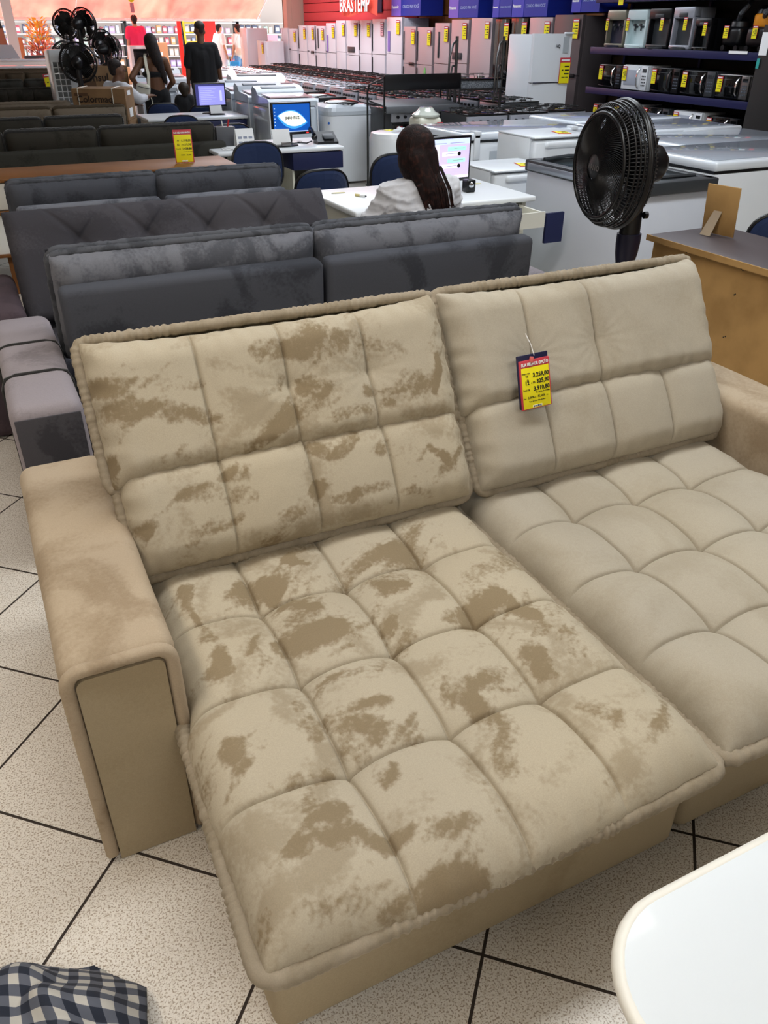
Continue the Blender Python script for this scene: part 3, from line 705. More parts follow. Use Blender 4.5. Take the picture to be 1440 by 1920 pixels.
def microwave(y1, w, z, h, mb_, md, label, tagpos=.03, hd=m_chrome, d=.40, off=0):
    t = thing('microwave_oven', label, 'microwave', (8.44+off, y1, z), -PI/2, 'microwave ovens on the shelving')
    MB().bx(0, w, .03, d, 0, h, .008).build('body', mb_, t)
    dr = MB().bx(.004, w*.74, 0, .032, .006, h-.006, .006).build('door', md, t)
    MB().box((w*.35, -.002, h*.5), (w*.5, .004, h*.62), .002).build('door_glass', m_blackg if md is not m_white else mat('pale_glass', 'A9AEBB', .1), dr)
    MB().tube([(w*.69, 0, h*.1), (w*.675, -.03, h*.25), (w*.67, -.035, h*.5), (w*.675, -.03, h*.75), (w*.69, 0, h*.9)], .010, 6).build('handle', hd, dr)
    cp = MB().bx(w*.75, w-.004, 0, .032, .006, h-.006, .004).build('control_panel', mb_, t)
    mb = MB(); mb.box((w*.875, -.002, h*.8), (w*.15, .004, h*.14)); mb.build('display', m_blackg, cp)
    mb = MB()
    for i in range(3):
        for j in range(4): mb.box((w*(.82+.055*i), -.001, h*(.58-.12*j)), (w*.035, .004, h*.06))
    mb.build('buttons', m_dgrey if mb_ is m_white else m_mesh, cp)
    price_card('price_card', .085, .17, T(w*tagpos, -.012, h-.19), t)
    return t
M_ = [(10.30, .48, .962, .29, m_black, m_blackg, 'black microwave at the far end of the middle shelf, strongly reflecting', m_chrome),
      (9.80, .50, .962, .30, m_white, m_white, 'white microwave on the middle shelf between two black ones', m_chrome),
      (9.22, .52, .962, .29, m_black, m_blackg, 'plain black microwave in the middle of the middle shelf', m_black),
      (8.66, .55, .962, .28, m_dgrey, m_blackg, 'grey microwave with chrome handle, fourth on the middle shelf', m_chrome),
      (8.07, .50, .962, .26, m_steel, m_blackg, 'silver-edged microwave at the right end of the middle shelf', m_chrome),
      (10.32, .42, .535, .22, m_dgrey, m_blackg, 'dark microwave at the far end of the lower shelf, mostly hidden', m_black),
      (9.86, .50, .535, .26, m_white, m_white, 'white microwave on the lower shelf above the fan', m_chrome),
      (9.28, .50, .535, .25, m_dgrey, m_blackg, 'dark microwave with bright handle between the two white ones of the lower shelf', m_chrome),
      (8.70, .50, .535, .25, m_white, m_white, 'white microwave at the right of the lower shelf', m_chrome),
      (8.12, .50, .535, .23, m_black, m_blackg, 'black microwave at the right end of the lower shelf', m_chrome)]
for a in M_: microwave(a[0], a[1], a[2], a[3], a[4], a[5], a[6], hd=a[7])
def dispenser(y1, w, h, bm_, fm, label, taps=True, card=True):
    t = thing('water_dispenser', label, 'water dispenser', (8.46, y1, 1.462), -PI/2, 'water dispensers on the upper shelf')
    mb = MB(); mb.bx(0, w, .1, .36, 0, h, .02); mb.bx(0, w, .0, .12, h*.72, h, .02); mb.bx(0, w, .0, .12, 0, h*.1, .012); mb.bx(0, .03, .01, .12, h*.05, h*.8, .008); mb.bx(w-.03, w, .01, .12, h*.05, h*.8, .008)
    mb.build('body', bm_, t)
    MB().bx(.03, w-.03, .085, .105, h*.1, h*.72).build('niche', fm, t, smooth=False)
    if taps:
        for x in (w*.36, w*.66):
            mb = MB(); mb.cyl((x, .1, h*.55), (x, .04, h*.55), .014, n=8); mb.cyl((x, .045, h*.57), (x, .045, h*.45), .011, n=8); mb.cyl((x, .045, h*.6), (x, .02, h*.6), .018, n=8); mb.build('tap', m_dgrey, t)
    else: MB().bx(w*.3, w*.7, -.01, .02, h*.75, h*.86, .01).build('control_panel', m_dgrey, t)
    mb = MB().lathe([(w*.36, 0), (w*.36, .02), (w*.3, .025)], 16, T(w*.5, .04, 0)); mb.build('drip_tray', fm, t)
    if card: price_card('price_card', .06, .14, T(w*.02 if not card == 2 else w*.6, -.014, h*.45), t)
m_bronze = mat('bronze_plastic', '8B8778', .35, .4)
m_ice = mat('pale_ice_plastic', 'C8DADC', .3)
dispenser(10.30, .38, .44, m_bronze, mat('dark_niche', '23263A', .4), 'bronze water dispenser with two taps at the far end of the upper shelf')
dispenser(9.88, .38, .44, m_ice, m_ice, 'pale ice-white water dispenser with two taps on the upper shelf')
dispenser(9.46, .40, .45, m_black, m_dgrey, 'black water dispenser beside the pale one on the upper shelf', False, 2)
dispenser(9.02, .36, .46, mat('silver_plastic', 'A9ACB6', .3, .4), m_dgrey, 'silver water dispenser with dark niche on the upper shelf', False, 2)
dispenser(8.62, .26, .34, m_black, m_blackg, 'small black water dispenser with stickers right of the silver one', False, 2)
def vacuum(y1, body_m, top_m, label, cx, tank):
    t = thing('vacuum_cleaner', label, 'vacuum cleaner', (8.5, y1, 1.462), -PI/2, 'vacuum cleaners on the upper shelf')
    MB().box((.15, .14, .15), (.28, .26, .2), .05, 3).build('body', body_m, t)
    if tank: MB().lathe([(.13, .25), (.14, .27), (.14, .36), (.12, .38)], 20, T(.15, .16, 0)).build('tank_band', top_m, t)
    MB().lathe([(.12, .25 if not tank else .38), (.11, .30 if not tank else .42), (.05, .34 if not tank else .46)], 20, T(.15, .15, 0)).build('motor_cap', m_black, t)
    MB().tube([(.15, .1, .30), (.24, .02, .38), (.3, .05, .46), (.26, .12, .5)], .03, 8).build('hose', m_dgrey, t)
    for x in (.05, .25): MB().cyl((x, .02, .03), (x, .06, .03), .03, n=12).build('wheel', m_black, t)
    price_card('price_card', .075, .13, T(cx, -.006, .13), t)
vacuum(8.22, m_black, m_black, 'black vacuum cleaner with hose near the right end of the upper shelf', .05, False)
vacuum(7.86, mat('black_brown_plastic', '1B1414', .4), mat('orange_plastic', 'D98A1E', .45), 'black vacuum cleaner with an orange band at the right end of the upper shelf', .12, True)
t = thing('price_card', 'yellow price card stuck on the top beam of the shelving', 'price card', (8.355, 9.98, 1.95), -PI/2)
price_card('card', .10, .20, T(0, 0, 0), t)
t = thing('shelf_label_strip', 'white and red label strip at the right end of the upper shelf edge', 'label', (8.362, 7.9, 1.44), -PI/2)
MB().bx(0, .28, -.003, 0, 0, .03).build('strip', m_paper, t, smooth=False)

# ------------------------------------------------------------------ chest freezers
def chest(x0, x1, y0, y1, zt, label, lid=m_white_g, back=False, handle=True, tagc=None, body=m_white, hinges=()):
    t = thing('chest_freezer', label, 'freezer', (x0, y0, 0), 0, 'white chest freezers')
    W, D = x1-x0, y1-y0
    MB().bx(0, W, 0, D, .05, zt-.085, .012).build('body', body, t)
    MB().bx(.01, W-.01, .01, D-.01, zt-.087, zt-.062).build('gasket', m_black, t, smooth=False)
    l = MB().bx(-.015, W+.015, -.02, D+.01, zt-.065, zt-.005, .022, 3).build('lid', lid, t)
    MB().bx(.045, W-.045, .045, D-.045, zt-.006, zt, .003).build('lid_panel', mat('grey_gloss_panel', '9EA5B0', .15, coat=.6), l)
    if handle: MB().bx(W*.45, W*.72, -.035, -.015, zt-.06, zt-.02, .008).build('handle', m_white, l)
    for x in (.06, W-.06):
        for y in (.06, D-.06): MB().cyl((x, y, 0), (x, y, .055), .022, n=8).build('foot', m_rub, t)
    for hx in hinges:
        mb = MB(); mb.bx(hx, hx+.055, -.02, .0, zt-.22, zt-.01, .004); mb.bx(hx-.005, hx+.06, -.03, .06, zt-.02, zt+.01, .005)
        mb.build('hinge', m_chrome if 0 else m_white, t)
    if tagc: price_card('price_card', .12, .2, T(tagc[0], tagc[1], zt+.002, 0, -PI/2), t)
    return t
F1 = chest(3.87, 5.25, 6.42, 7.25, .92, 'white chest freezer seen from behind, with rear grille and warning label', handle=False, hinges=(.12, 1.15))
mb = MB()
for k in range(4): mb.bx(.03, 1.34, -.012, -.004, .20+k*.105, .20+k*.105+.085)
mb.build('rear_grille', m_mesh, F1, smooth=False)
mb = MB()
for k in range(5): mb.cyl((.02, -.018, .195+k*.105), (1.35, -.018, .195+k*.105), .006, n=6)
mb.build('condenser_tubes', m_black, F1)
MB().box((.72, -.003, .72), (.17, .004, .10)).build('warning_label', mat('label_grey', 'BDC3CC', .6), F1, smooth=False)
mb = MB(); mb.prism([(.645, .685), (.705, .685), (.675, .74)], 0, .002, mtx=face((0, -.006, 0))); mb.build('warning_triangle', mat('dark_yellow', '6E6426', .6), F1, smooth=False)
mb = MB()
for (a, b, c, d) in ((.635, .805, .668, .672), (.635, .805, .768, .772), (.635, .639, .668, .772), (.801, .805, .668, .772), (.645, .795, .75, .757)): mb.bx(a, b, -.008, -.005, c, d)
mb.build('label_frame', m_ink, F1, smooth=False)
text('label_lettering', 'CAPENAD', .046, face((.708, -.007, .69)), m_ink, F1, sx=.42)
MB().box((.36, -.003, .70), (.14, .004, .13)).build('paper_label', mat('paper_grey', 'C4CAD0', .6), F1, smooth=False)
MB().box((.54, -.003, .73), (.10, .004, .08)).build('spec_label', mat('paper_light', 'CDD3DA', .6), F1, smooth=False)

def bar_fridge(x0, x1, y0, y1, zt, label, brand=False):
    t = thing('compact_freezer', label, 'freezer', (x0, y0, 0), 0)
    W, D = x1-x0, y1-y0
    MB().bx(0, W, .07, D, .04, zt-.012, .012).build('body', m_white, t)
    d = MB().bx(.003, W-.003, 0, .066, .05, zt-.03, .02, 3).build('door', m_white, t)
    MB().box((W*.55, .0, zt-.06), (W*.75, .05, .05), .02, 3).build('handle', m_white, d)
    MB().bx(0, W, .0, D, zt-.014, zt, .006).build('worktop', m_white, t)
    price_card('price_card', .11, .18, T(W*.55, .12, zt+.004, -.3, -PI/2), t)
    if brand:
        text('brand_lettering', 'Consul', .045, face((W*.66, -.003, zt-.2)), m_dgrey, t)
        MB().box((W*.3, -.002, zt-.28), (.11, .003, .09)).build('blue_sticker', mat('blue_sticker', '1E5AA8', .5), t, smooth=False)
    for x in (.04, W-.04): MB().cyl((x, .12, 0), (x, .12, .05), .018, n=8).build('foot', m_rub, t); MB().cyl((x, D-.06, 0), (x, D-.06, .05), .018, n=8).build('foot', m_rub, t)
bar_fridge(4.10, 4.68, 5.68, 6.22, .95, 'compact white freezer with a yellow card, behind the glass-lid freezer')
bar_fridge(3.48, 4.04, 5.28, 5.80, .79, 'small white freezer with blue sticker right behind the desk end', True)
# long glass-lid display freezer
t = thing('display_freezer', 'long white display freezer with sliding glass lids and dark rim, behind the fan', 'freezer', (3.56, 3.86, 0))
W, D, H = .62, 1.13, .905
MB().bx(0, W, 0, D, .17, H-.07, .01).build('body', mat('white_panel_steel', 'D6DBE6', .35), t)
mb = MB()
for (a, b, c, d) in ((-.015, .06, -.02, D+.015), (W-.06, W+.015, -.02, D+.015), (-.015, W+.015, -.03, .07), (-.015, W+.015, D-.05, D+.015)): mb.bx(a, b, c, d, H-.075, H, .012)
mb.build('rim', m_dgrey, t)
MB().bx(-.024, -.014, .05, D-.03, H-.062, H-.018, .003).build('rim_strip', mat('silver_strip', '9AA0AA', .3, .5), t)
for k, (a, b) in enumerate(((.06, D*.52), (D*.48, D-.05))):
    g = MB().bx(.06, W-.06, a, b, H-.02-.012*k, H-.014-.012*k).build('sliding_lid', mat('lid_glass', '5E6E74', .03, alpha=.35, coat=1), t, smooth=False)
    MB().tube([(.08, (a+.03 if k == 0 else b-.03), H+.004), (W/2, (a+.0 if k == 0 else b+.0), H+.012), (W-.08, (a+.03 if k == 0 else b-.03), H+.004)], .012, 6).build('lid_handle', m_dgrey, g)
MB().bx(.05, W-.05, .06, D-.06, H-.36, H-.35).build('inner_floor', mat('inner_white', 'B9C2C8', .5), t, smooth=False)
MB().bx(.04, W-.04, .03, D-.03, .05, .17).build('plinth', m_dgrey, t, smooth=False)
MB().bx(.1, .56, -.012, -.002, .18, .36).build('vent_grille', mat('dark_mesh', '2B3038', .6), t, smooth=False)
MB().bx(.60, .605, -.006, -.002, .55, .78).build('panel_seam', m_dgrey, t, smooth=False)
for x in (.08, W-.08):
    for y in (.08, D-.08): MB().cyl((x, y, 0), (x, y, .06), .03, n=10).build('caster', m_rub, t)
chest(4.58, 6.00, 4.24, 5.04, .925, 'large white chest freezer nearest to the camera at the right edge')
chest(5.15, 6.60, 5.10, 5.88, .905, 'large white chest freezer directly behind the nearest one at the right')
chest(5.32, 6.65, 5.96, 6.72, .92, 'white chest freezer in the third row, behind the top of the fan')
chest(5.36, 6.70, 6.80, 7.55, .925, 'white chest freezer in the rear row, in front of the lone white refrigerator')
# ------------------------------------------------------------------ washing machines and stoves
m_wrap = mat('wrapped_white', 'C3CCD6', .18, coat=.7, bump=.5, bscale=7)
def washer(x0, x1, y0, y1, zt, label, wrapped=False, lidm=None, body=None):
    t = thing('washing_machine', label, 'washing machine', (x0, y0, 0), 0, 'wrapped white washing machines' if wrapped else None)
    W, D = x1-x0, y1-y0; bm_ = body or (m_wrap if wrapped else m_white)
    MB().bx(0, W, 0, D, .03, zt-.1, .045, 3).build('body', bm_, t)
    # top cover: slopes up to a console at the back
    mb = MB(); pr_ = [(.0, zt-.1), (.0, zt-.045), (.04, zt-.02), (D*.62, zt-.0), (D*.72, zt+.06), (D*.9, zt+.09), (D, zt+.05), (D, zt-.1)]
    n = len(pr_)
    for s0, s1 in ((0, W),):
        vs = [(s0+.012, y, z) for y, z in pr_]+[(s1-.012, y, z) for y, z in pr_]
        mb.add(vs, [tuple(range(n)), tuple(range(n, 2*n))[::-1]]+[(i, n+i, n+(i+1) % n, (i+1) % n) for i in range(n)])
    mb.build('top_cover', bm_, t, ang=.5)
    MB().add([(W*.08, .05, zt-.012), (W*.92, .05, zt-.012), (W*.92, D*.6, zt+.006), (W*.08, D*.6, zt+.006), (W*.08, .05, zt+.0), (W*.92, .05, zt+.0), (W*.92, D*.6, zt+.018), (W*.08, D*.6, zt+.018)],
             [(0, 3, 2, 1), (4, 5, 6, 7), (0, 1, 5, 4), (1, 2, 6, 5), (2, 3, 7, 6), (3, 0, 4, 7)]).build('lid', lidm or (mat('pink_white_lid', 'D6B4B8', .2, coat=.5) if wrapped else m_white_g), t, smooth=False)
    MB().box((W*.5, D*.78, zt+.075), (W*.7, .06, .012), .004, rot=RX(.3)).build('console', m_dgrey if not wrapped else mat('grey_console', '8B9098', .4), t)
    if wrapped:
        for x in (.012, W-.012): MB().tube([(x, -.006, .05), (x+.004, -.012, zt*.5), (x, -.006, zt-.06)], .008, 6).build('film_edge_highlight', mat('film_highlight', 'E9EDF2', .1, coat=1), t)  # pale strips paint a highlight along the film's front edges
    for x in (.06, W-.06): MB().cyl((x, .06, 0), (x, .06, .04), .025, n=8).build('foot', m_rub, t); MB().cyl((x, D-.06, 0), (x, D-.06, .04), .025, n=8).build('foot', m_rub, t)
    return t
washer(3.31, 3.94, 9.92, 10.56, .98, 'plastic-wrapped white washing machine nearest to the desks, first of three', True)
washer(3.29, 3.92, 10.64, 11.24, .98, 'plastic-wrapped white washing machine in the middle of the three', True)
washer(3.27, 3.90, 11.32, 11.95, .98, 'plastic-wrapped white washing machine at the back of the three', True)
washer(3.74, 4.6, 12.3, 13.1, .99, 'white washing machine with a pinkish top beside the man in black', lidm=mat('pink_white_lid', 'D6B4B8', .2, coat=.5))
washer(3.6, 4.4, 14.2, 15.0, .98, 'white washing machine farther back right of the man in black', lidm=mat('pink_white_lid', 'D6B4B8', .2, coat=.5))
washer(2.52, 3.08, 13.4, 14.0, .95, 'wrapped white washing machine between the woman and the man in black', True)
washer(2.86, 3.5, 14.4, 15.1, 1.0, 'white washing machine behind the gap between the woman and the man', False, lidm=mat('pink_white_lid', 'D6B4B8', .2, coat=.5))
def round_lid_washer(x, y, zt, label):
    t = thing('semi_automatic_washer', label, 'washing machine', (x, y, 0), 0)
    W, D = .62, .60
    pts = []
    for k in range(24):
        a = 2*PI*k/24; c, s_ = math.cos(a), math.sin(a); pts.append((W/2+W/2*abs(c)**.35*(1 if c > 0 else -1), D/2+D/2*abs(s_)**.35*(1 if s_ > 0 else -1)))
    MB().prism(pts, .03, zt-.13).build('body', m_white, t, ang=.5)
    mb = MB(); rings = [(1.0, -.13), (1.02, -.12), (1.02, -.08), (.96, -.04), (.8, -.01), (.5, .0)]
    for i in range(len(rings)-1):
        for k in range(24):
            q = []
            for (rr, zz), kk in ((rings[i], k), (rings[i], k+1), (rings[i+1], k+1), (rings[i+1], k)):
                p = pts[kk % 24]; q.append((W/2+(p[0]-W/2)*rr, D/2+(p[1]-D/2)*rr, zt+zz))
            mb.add(q, [(0, 1, 2, 3)])
    mb.build('top_ring', mat('grey_white_plastic', 'B9C0C8', .25, coat=.4), t, ang=.9)
    mb = MB(); mb.lathe([(.0, .035), (.12, .03), (.2, .012), (.235, -.012), (.24, -.03)][::-1], 28, T(W*.5, D*.46, zt+.0)); mb.build('lid', m_blackg, t)
    MB().box((W*.5, D*.93, zt+.01), (W*.6, .05, .06), .015).build('console', m_black, t)
    MB().tube([(W*.3, .1, zt+.0), (W*.5, .03, zt+.02), (W*.7, .1, zt)], .012, 6).build('lid_handle', m_chrome, t)
    MB().cyl((.02, .0, zt-.2), (.02, -.004, zt-.2), .014, n=12).build('round_sticker', mat('blue_sticker', '1E5AA8', .5), t)
    return t
round_lid_washer(3.985, 9.75, .90, 'white round-lidded washer with a shiny black lid, beside the black display rack')
round_lid_washer(4.0, 10.5, .92, 'white round-lidded washer with black lid, behind its twin')
t = thing('spin_dryer', 'slim white spin dryer with a grey oval emblem behind the seated woman', 'spin dryer', (3.53, 7.05, 0))
MB().lathe([(.20, .02), (.215, .05), (.225, .45), (.225, .84), (.215, .86)], 28, sx=1, sy=.95).build('body', m_white, t)
MB().lathe([(.218, .855), (.21, .88), (.17, .888)], 28, sy=.95).build('lid_ring', m_white, t); MB().lathe([(.175, .875), (.17, .886), (.0, .886)], 28).build('lid', m_dgrey, t)
MB().tube([(-.07, -.10, .885), (-.05, -.11, .905), (0, -.115, .91), (.05, -.11, .905), (.07, -.10, .885)], .012, 8).build('handle', m_white, t)
MB().ell((0, -.10, .915), (.022, .02, .022)).build('knob', m_white, t)
text('brand_lettering', 'Centrifuga', .032, face((-.075, -.219, .60)), m_dgrey, t)
MB().tube([(.10*math.cos(a)-.01, -.2175-.0*a, .607+.035*math.sin(a)) for a in [k*PI/10 for k in range(4, 22)]], .0025, 5).build('emblem_ring', m_steel, t)
price_card('price_card', .12, .12, T(-.03, .03, .888, .2, -PI/2), t)
t = thing('agitator_washer', 'cream round-topped washer with a pink card, left of the rear chest freezer', 'washing machine', (4.62, 8.45, 0)); t.scale = (.78, .78, 1)
MB().bx(-.19, .17, -.18, .18, .02, .86, .05, 3).build('body', m_cream, t)
MB().lathe([(.195, .86), (.2, .88), (.17, .895), (.13, .91), (.09, .95), (.0, .955)], 28).build('lid', mat('glossy_cream_lid', 'C9CDC2', .1, coat=1), t)
MB().cyl((.06, -.182, .74), (.06, -.195, .74), .03, n=16).build('dial', m_steel, t)
c = price_card('price_card', .09, .17, T(.08, -.188, .64), t); c.data.materials[1] = mat('pale_pink_card', 'D7A5AE', .6); c['label'] = 'pink price card'

def stove(loc, rz, label, top=m_blackg, body=m_dgrey, group='stoves in the rows before the refrigerators', lid=True):
    t = thing('gas_stove', label, 'stove', loc, rz, group)
    w_, d, h = .52, .58, .87
    MB().bx(0, w_, .03, d, .06, h, .006).build('body', body, t)
    dr = MB().bx(.015, w_-.015, 0, .03, .2, h-.14, .006).build('oven_door', m_blackg, t)
    MB().tube([(.06, 0, h-.18), (.06, -.04, h-.18), (w_-.06, -.04, h-.18), (w_-.06, 0, h-.18)], .009, 6).build('handle', m_chrome, dr)
    cp = MB().bx(0, w_, -.0, .03, h-.12, h-.01, .005).build('control_panel', mat('silver_plastic', 'A9ACB6', .3, .4), t)
    for k in range(5): MB().cyl((.07+k*.095, 0, h-.065), (.07+k*.095, -.025, h-.065), .017, n=8).build('knob', m_black, cp)
    ct = MB().bx(0, w_, 0, d, h, h+.012, .004).build('cooktop', top, t)
    for (x, y) in ((.14, .16), (.38, .16), (.14, .42), (.38, .42)):
        b_ = MB().lathe([(.045, .012), (.045, .022), (.03, .03), (0, .03)], 12, T(x, y, h)).build('burner', m_dsteel, ct)
        mb = MB()
        for a in range(4):
            c_, s_ = math.cos(a*PI/2+PI/4), math.sin(a*PI/2+PI/4); mb.tube([(x+.13*c_*.8, y+.13*s_*.8, h+.012), (x+.12*c_*.8, y+.12*s_*.8, h+.045), (x+.03*c_, y+.03*s_, h+.045)], .004, 4)
        mb.tube([(x-.09, y-.09, h+.04), (x+.09, y-.09, h+.04), (x+.09, y+.09, h+.04), (x-.09, y+.09, h+.04)], .004, 4, closed=True)
        mb.build('grate', m_chrome if top is m_white_g else m_rub, ct)
    for x in (.04, w_-.04):
        for y in (.08, d-.05): MB().cyl((x, y, 0), (x, y, .065), .018, n=6).build('foot', m_rub, t)
    return t
s0 = stove((6.24, 9.95, 0), -PI/2, 'gas stove in the dark-topped middle row of stoves, one row before the rear one')
sw = stove((5.45, 13.2, 0), -PI/2, 'pale-topped gas stove in the front row of stoves, toward the shop entrance', top=m_white_g, body=m_white, group='pale-topped stoves toward the entrance')
for i in range(1, 18):
    copy_tree(s0, (6.24, 9.95+.60*i, 0), -PI/2)
for i in range(18): copy_tree(s0, (7.10, 10.95+.60*i, 0), -PI/2, label='gas stove in the rear row of stoves, right before the refrigerators')
for i in range(1, 12): copy_tree(sw, (5.45, 13.2+.60*i, 0), -PI/2)
for i, (x, y) in enumerate(((5.0, 8.2), (5.56, 8.2), (6.12, 8.25), (5.40, 10.75), (5.40, 11.35), (5.40, 11.95), (5.40, 12.55))):
    copy_tree(s0, (x, y, 0), 0 if i < 3 else -PI/2, label=('black stove behind the rear chest freezer, left one of three', 'black stove behind the rear chest freezer, middle of three', 'black stove behind the rear chest freezer, right one of three', *['dark-topped gas stove at the near end of the front row of stoves']*4)[i])
sb = stove((4.50, 9.04, 0), 0, 'black floor stove with yellow energy cards under the display rack', group=None)
for k, (x, z) in enumerate(((.05, .55), (.30, .58), (.50, .5))): price_card('energy_card', .07, .16, T(x, -.034, z), sb)

# display racks of tube
def display_rack():
    t = thing('display_rack', 'black tubular display rack with a dark top board behind the seated woman', 'rack', (4.38, 9.00, 0))
    P = .011
    # two side frames
    for x, nm in ((0, 'side_frame'), (.98, 'side_frame')):
        mb = MB()
        mb.tube([(x, 0, .0), (x, 0, 1.22)], P, 6); mb.tube([(x, .45, 0), (x, .45, 1.05), (x, .40, 1.12), (x, .02, 1.20)], P, 6)
        mb.tube([(x, -.04, .02), (x, .5, .02)], P, 6); mb.build(nm, m_black, t)
    mb = MB()
    for z in (.03, .5, .86): mb.tube([(0, 0, z), (.98, 0, z)], P, 6)
    mb.build('cross_bars', m_black, t)
    MB().bx(.0, .98, -.02, 0, 1.08, 1.24, .004).build('top_board', m_black, t)
    s_ = MB().box((.5, .22, .93), (.96, .46, .02), .004, rot=RX(.08)).build('tilted_shelf', m_dgrey, t)
    MB().box((.5, -.01, .885), (.96, .015, .07), .004).build('shelf_front', mat('grey_sheet', '6A6D72', .4, .4), s_)
    MB().box((.12, .12, .5), (.3, .3, .015)).build('lower_shelf', m_dgrey, t, smooth=False)
display_rack()
def tube_stand():
    t = thing('display_stand', 'dark tubular display stand with curved handles carrying a cooktop', 'stand', (5.56, 9.45, 0))
    for x in (0.0, .66):
        mb = MB(); mb.tube([(x, 0, 0), (x, 0, 1.60)], .02, 8); mb.build('post', m_dsteel, t)
        mb = MB(); mb.tube([(x, 0, 1.56), (x-.08, -.05, 1.52), (x-.15, -.10, 1.38), (x-.17, -.12, 1.1), (x-.17, -.12, .9)], .013, 8)
        mb.tube([(x, 0, 1.3), (x-.08, -.05, 1.29), (x-.12, -.1, 1.22), (x-.12, -.1, .95)], .012, 8); mb.build('curved_handle', m_dsteel, t)
    MB().bx(0, .66, -.1, .45, 1.03, 1.05).build('shelf', m_dsteel, t, smooth=False)
    MB().bx(-.05, .7, -.2, .5, 0, .04).build('base', m_dsteel, t, smooth=False)
    c = thing('cooktop', 'gas cooktop with speckled grey front on the tubular stand', 'cooktop', (5.60, 9.36, 1.052))
    MB().bx(0, .56, 0, .46, .0, .09, .004).build('speckled_base', mat('speckled_grey', '7D8187', .5, noise=('4F5359', 60, .45, .55)), c)
    MB().bx(-.01, .57, -.015, .47, .09, .105, .003).build('top_plate', m_blackg, c)
    for x in (.14, .40):
        mb = MB(); mb.lathe([(.05, .105), (.05, .12), (0, .125)], 14, T(x, .22, 0)); mb.tube([(x-.1, .1, .105), (x-.1, .12, .145), (x+.1, .12, .145), (x+.1, .1, .105)], .004, 5); mb.tube([(x-.1, .34, .105), (x-.1, .32, .145), (x+.1, .32, .145), (x+.1, .34, .105)], .004, 5)
        mb.build('burner', m_steel, c)
tube_stand()
# ------------------------------------------------------------------ the other sofas
m_g1 = suede('grey_suede', '74767E', '44464D', .8, 5.0, .5, .45, .66)
m_g1b = suede('grey_suede_panel', '4B4D54', '33353B', .8, 4.0, .45, .48, .66)
m_g1a = suede('grey_suede_arm', '978F93', '6A6468', .6, 3.0, .6, .5, .7)
m_tuft = suede('brownish_grey_suede', '4A484D', '37363B', .6, 3.0, .4)
m_tufta = suede('brown_violet_suede', '51454A', '3D3439', .5, 3.0, .4)
m_dk = suede('charcoal_suede', '38352F', '26241F', .7, 4.0, .35)
m_dk2 = suede('charcoal_suede_worn', '3A3934', '292824', .7, 4.0, .35)
m_tp = suede('taupe_suede', '7A6E5F', '5E5347', .5, 3.0, .35)
m_ol = suede('olive_brown_suede', '4C4234', '3A3226', .5, 3.0, .3)
m_dkp = mat('dark_piping', '1B1A19', .8, sheen=.3)
m_g1p = suede('grey_piping', '53555B', '33353A', .6, 10, .5)
def pillow(parent, x0, x1, P0, P1, H, m, mp_, seed, r=.014, res=.014, thick=.03, wr=.004, us=(), extra=(), side=1):
    fn, L = tilt_map(x0, P0, P1, side=side)
    W = x1-x0
    a = soft_piece('back_cushion', W, L, fn, m, parent, us, [], H=H, R=.09, A=.012, seed=seed, res=res, wr=wr, extra=extra, Rv=(.1, .1))
    def fb(U, V, h): return fn(U, V, -thick-h)
    soft_piece('cushion_reverse', W, L, fb, m, a, [], [], H=H*.8, R=.09, seed=seed+1, res=.03)
    P = rect_path(fn, W, L, .003, -.003, .03); Q = rect_path(fb, W, L, .003, 0, .03)
    MB().add(P+Q, [(i, (i+1) % len(P), len(P)+(i+1) % len(P), len(P)+i) for i in range(len(P))]).build('gusset', m, a)
    piping(P, r, mp_, a, seed=seed+2, step=.012, n=7); piping(Q, r, mp_, a, seed=seed+3, step=.014, n=6)
    return a
def band(t, x0, x1, y, z, m, r=.006):
    MB().tube([(x0-.004, y, .02), (x0-.004, y, z-.05), (x0+.012, y, z-.008), (x0+.05, y, z+.003), (x1-.05, y, z+.003), (x1-.012, y, z-.008), (x1+.004, y, z-.05), (x1+.004, y, .1)], r, 6).build('seam_band', m, t)
# grey sofa right behind the beige one, facing away
t = thing('sofa', 'mid-grey suede sofa facing away, directly behind the beige one', 'sofa', (0, 0, 0))
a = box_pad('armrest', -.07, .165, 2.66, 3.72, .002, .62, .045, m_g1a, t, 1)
MB().bx(-.058, .153, 2.652, 2.66, .01, .585, .004).build('front_cover', suede('grey_suede_dark_front', '4A484C', '333236', .7, 5, .2), a)  # thin added layer, makes the arm's front face darker than the rest
for y in (2.985, 3.33): band(a, -.07, .165, y, .62, m_dkp)
box_pad('armrest', 2.36, 2.59, 3.30, 3.74, .002, .62, .045, m_g1a, t, 2)
for k, (x0, x1) in enumerate(((.19, 1.245), (1.26, 2.31))):
    b = box_pad('back_panel', x0, x1, -.05, .05, -.40, .33, .028, m_g1b, t, 3+k, puff=.004); b.location = (0, 3.185, .535); b.rotation_euler = (.05, 0, 0)
    pillow(t, x0-.005, x1+.015, (3.44, .50), (3.27, .965), .085, m_g1, m_g1p, 90+5*k, r=.016)
    box_pad('seat', x0, x1, 3.48, 3.74, .002, .44, .05, m_g1, t, 7+k)
# tufted dark sofa facing the camera
t = thing('sofa', 'dark brownish-grey sofa with diagonal button tufting, between two grey sofas', 'sofa', (0, 0, 0))
fn, L = tilt_map(.085, (4.13, .44), (4.40, .925))
ex = []
for k, x in enumerate((.33, .66, .98, 1.29)): ex.append((x, .385, .045, .055))
fo = soft_piece('tufted_back', 1.66, L, fn, m_tuft, t, [], [], H=.07, R=.06, res=.008, seed=120, extra=ex, wr=.002, Rv=(.05, .11))
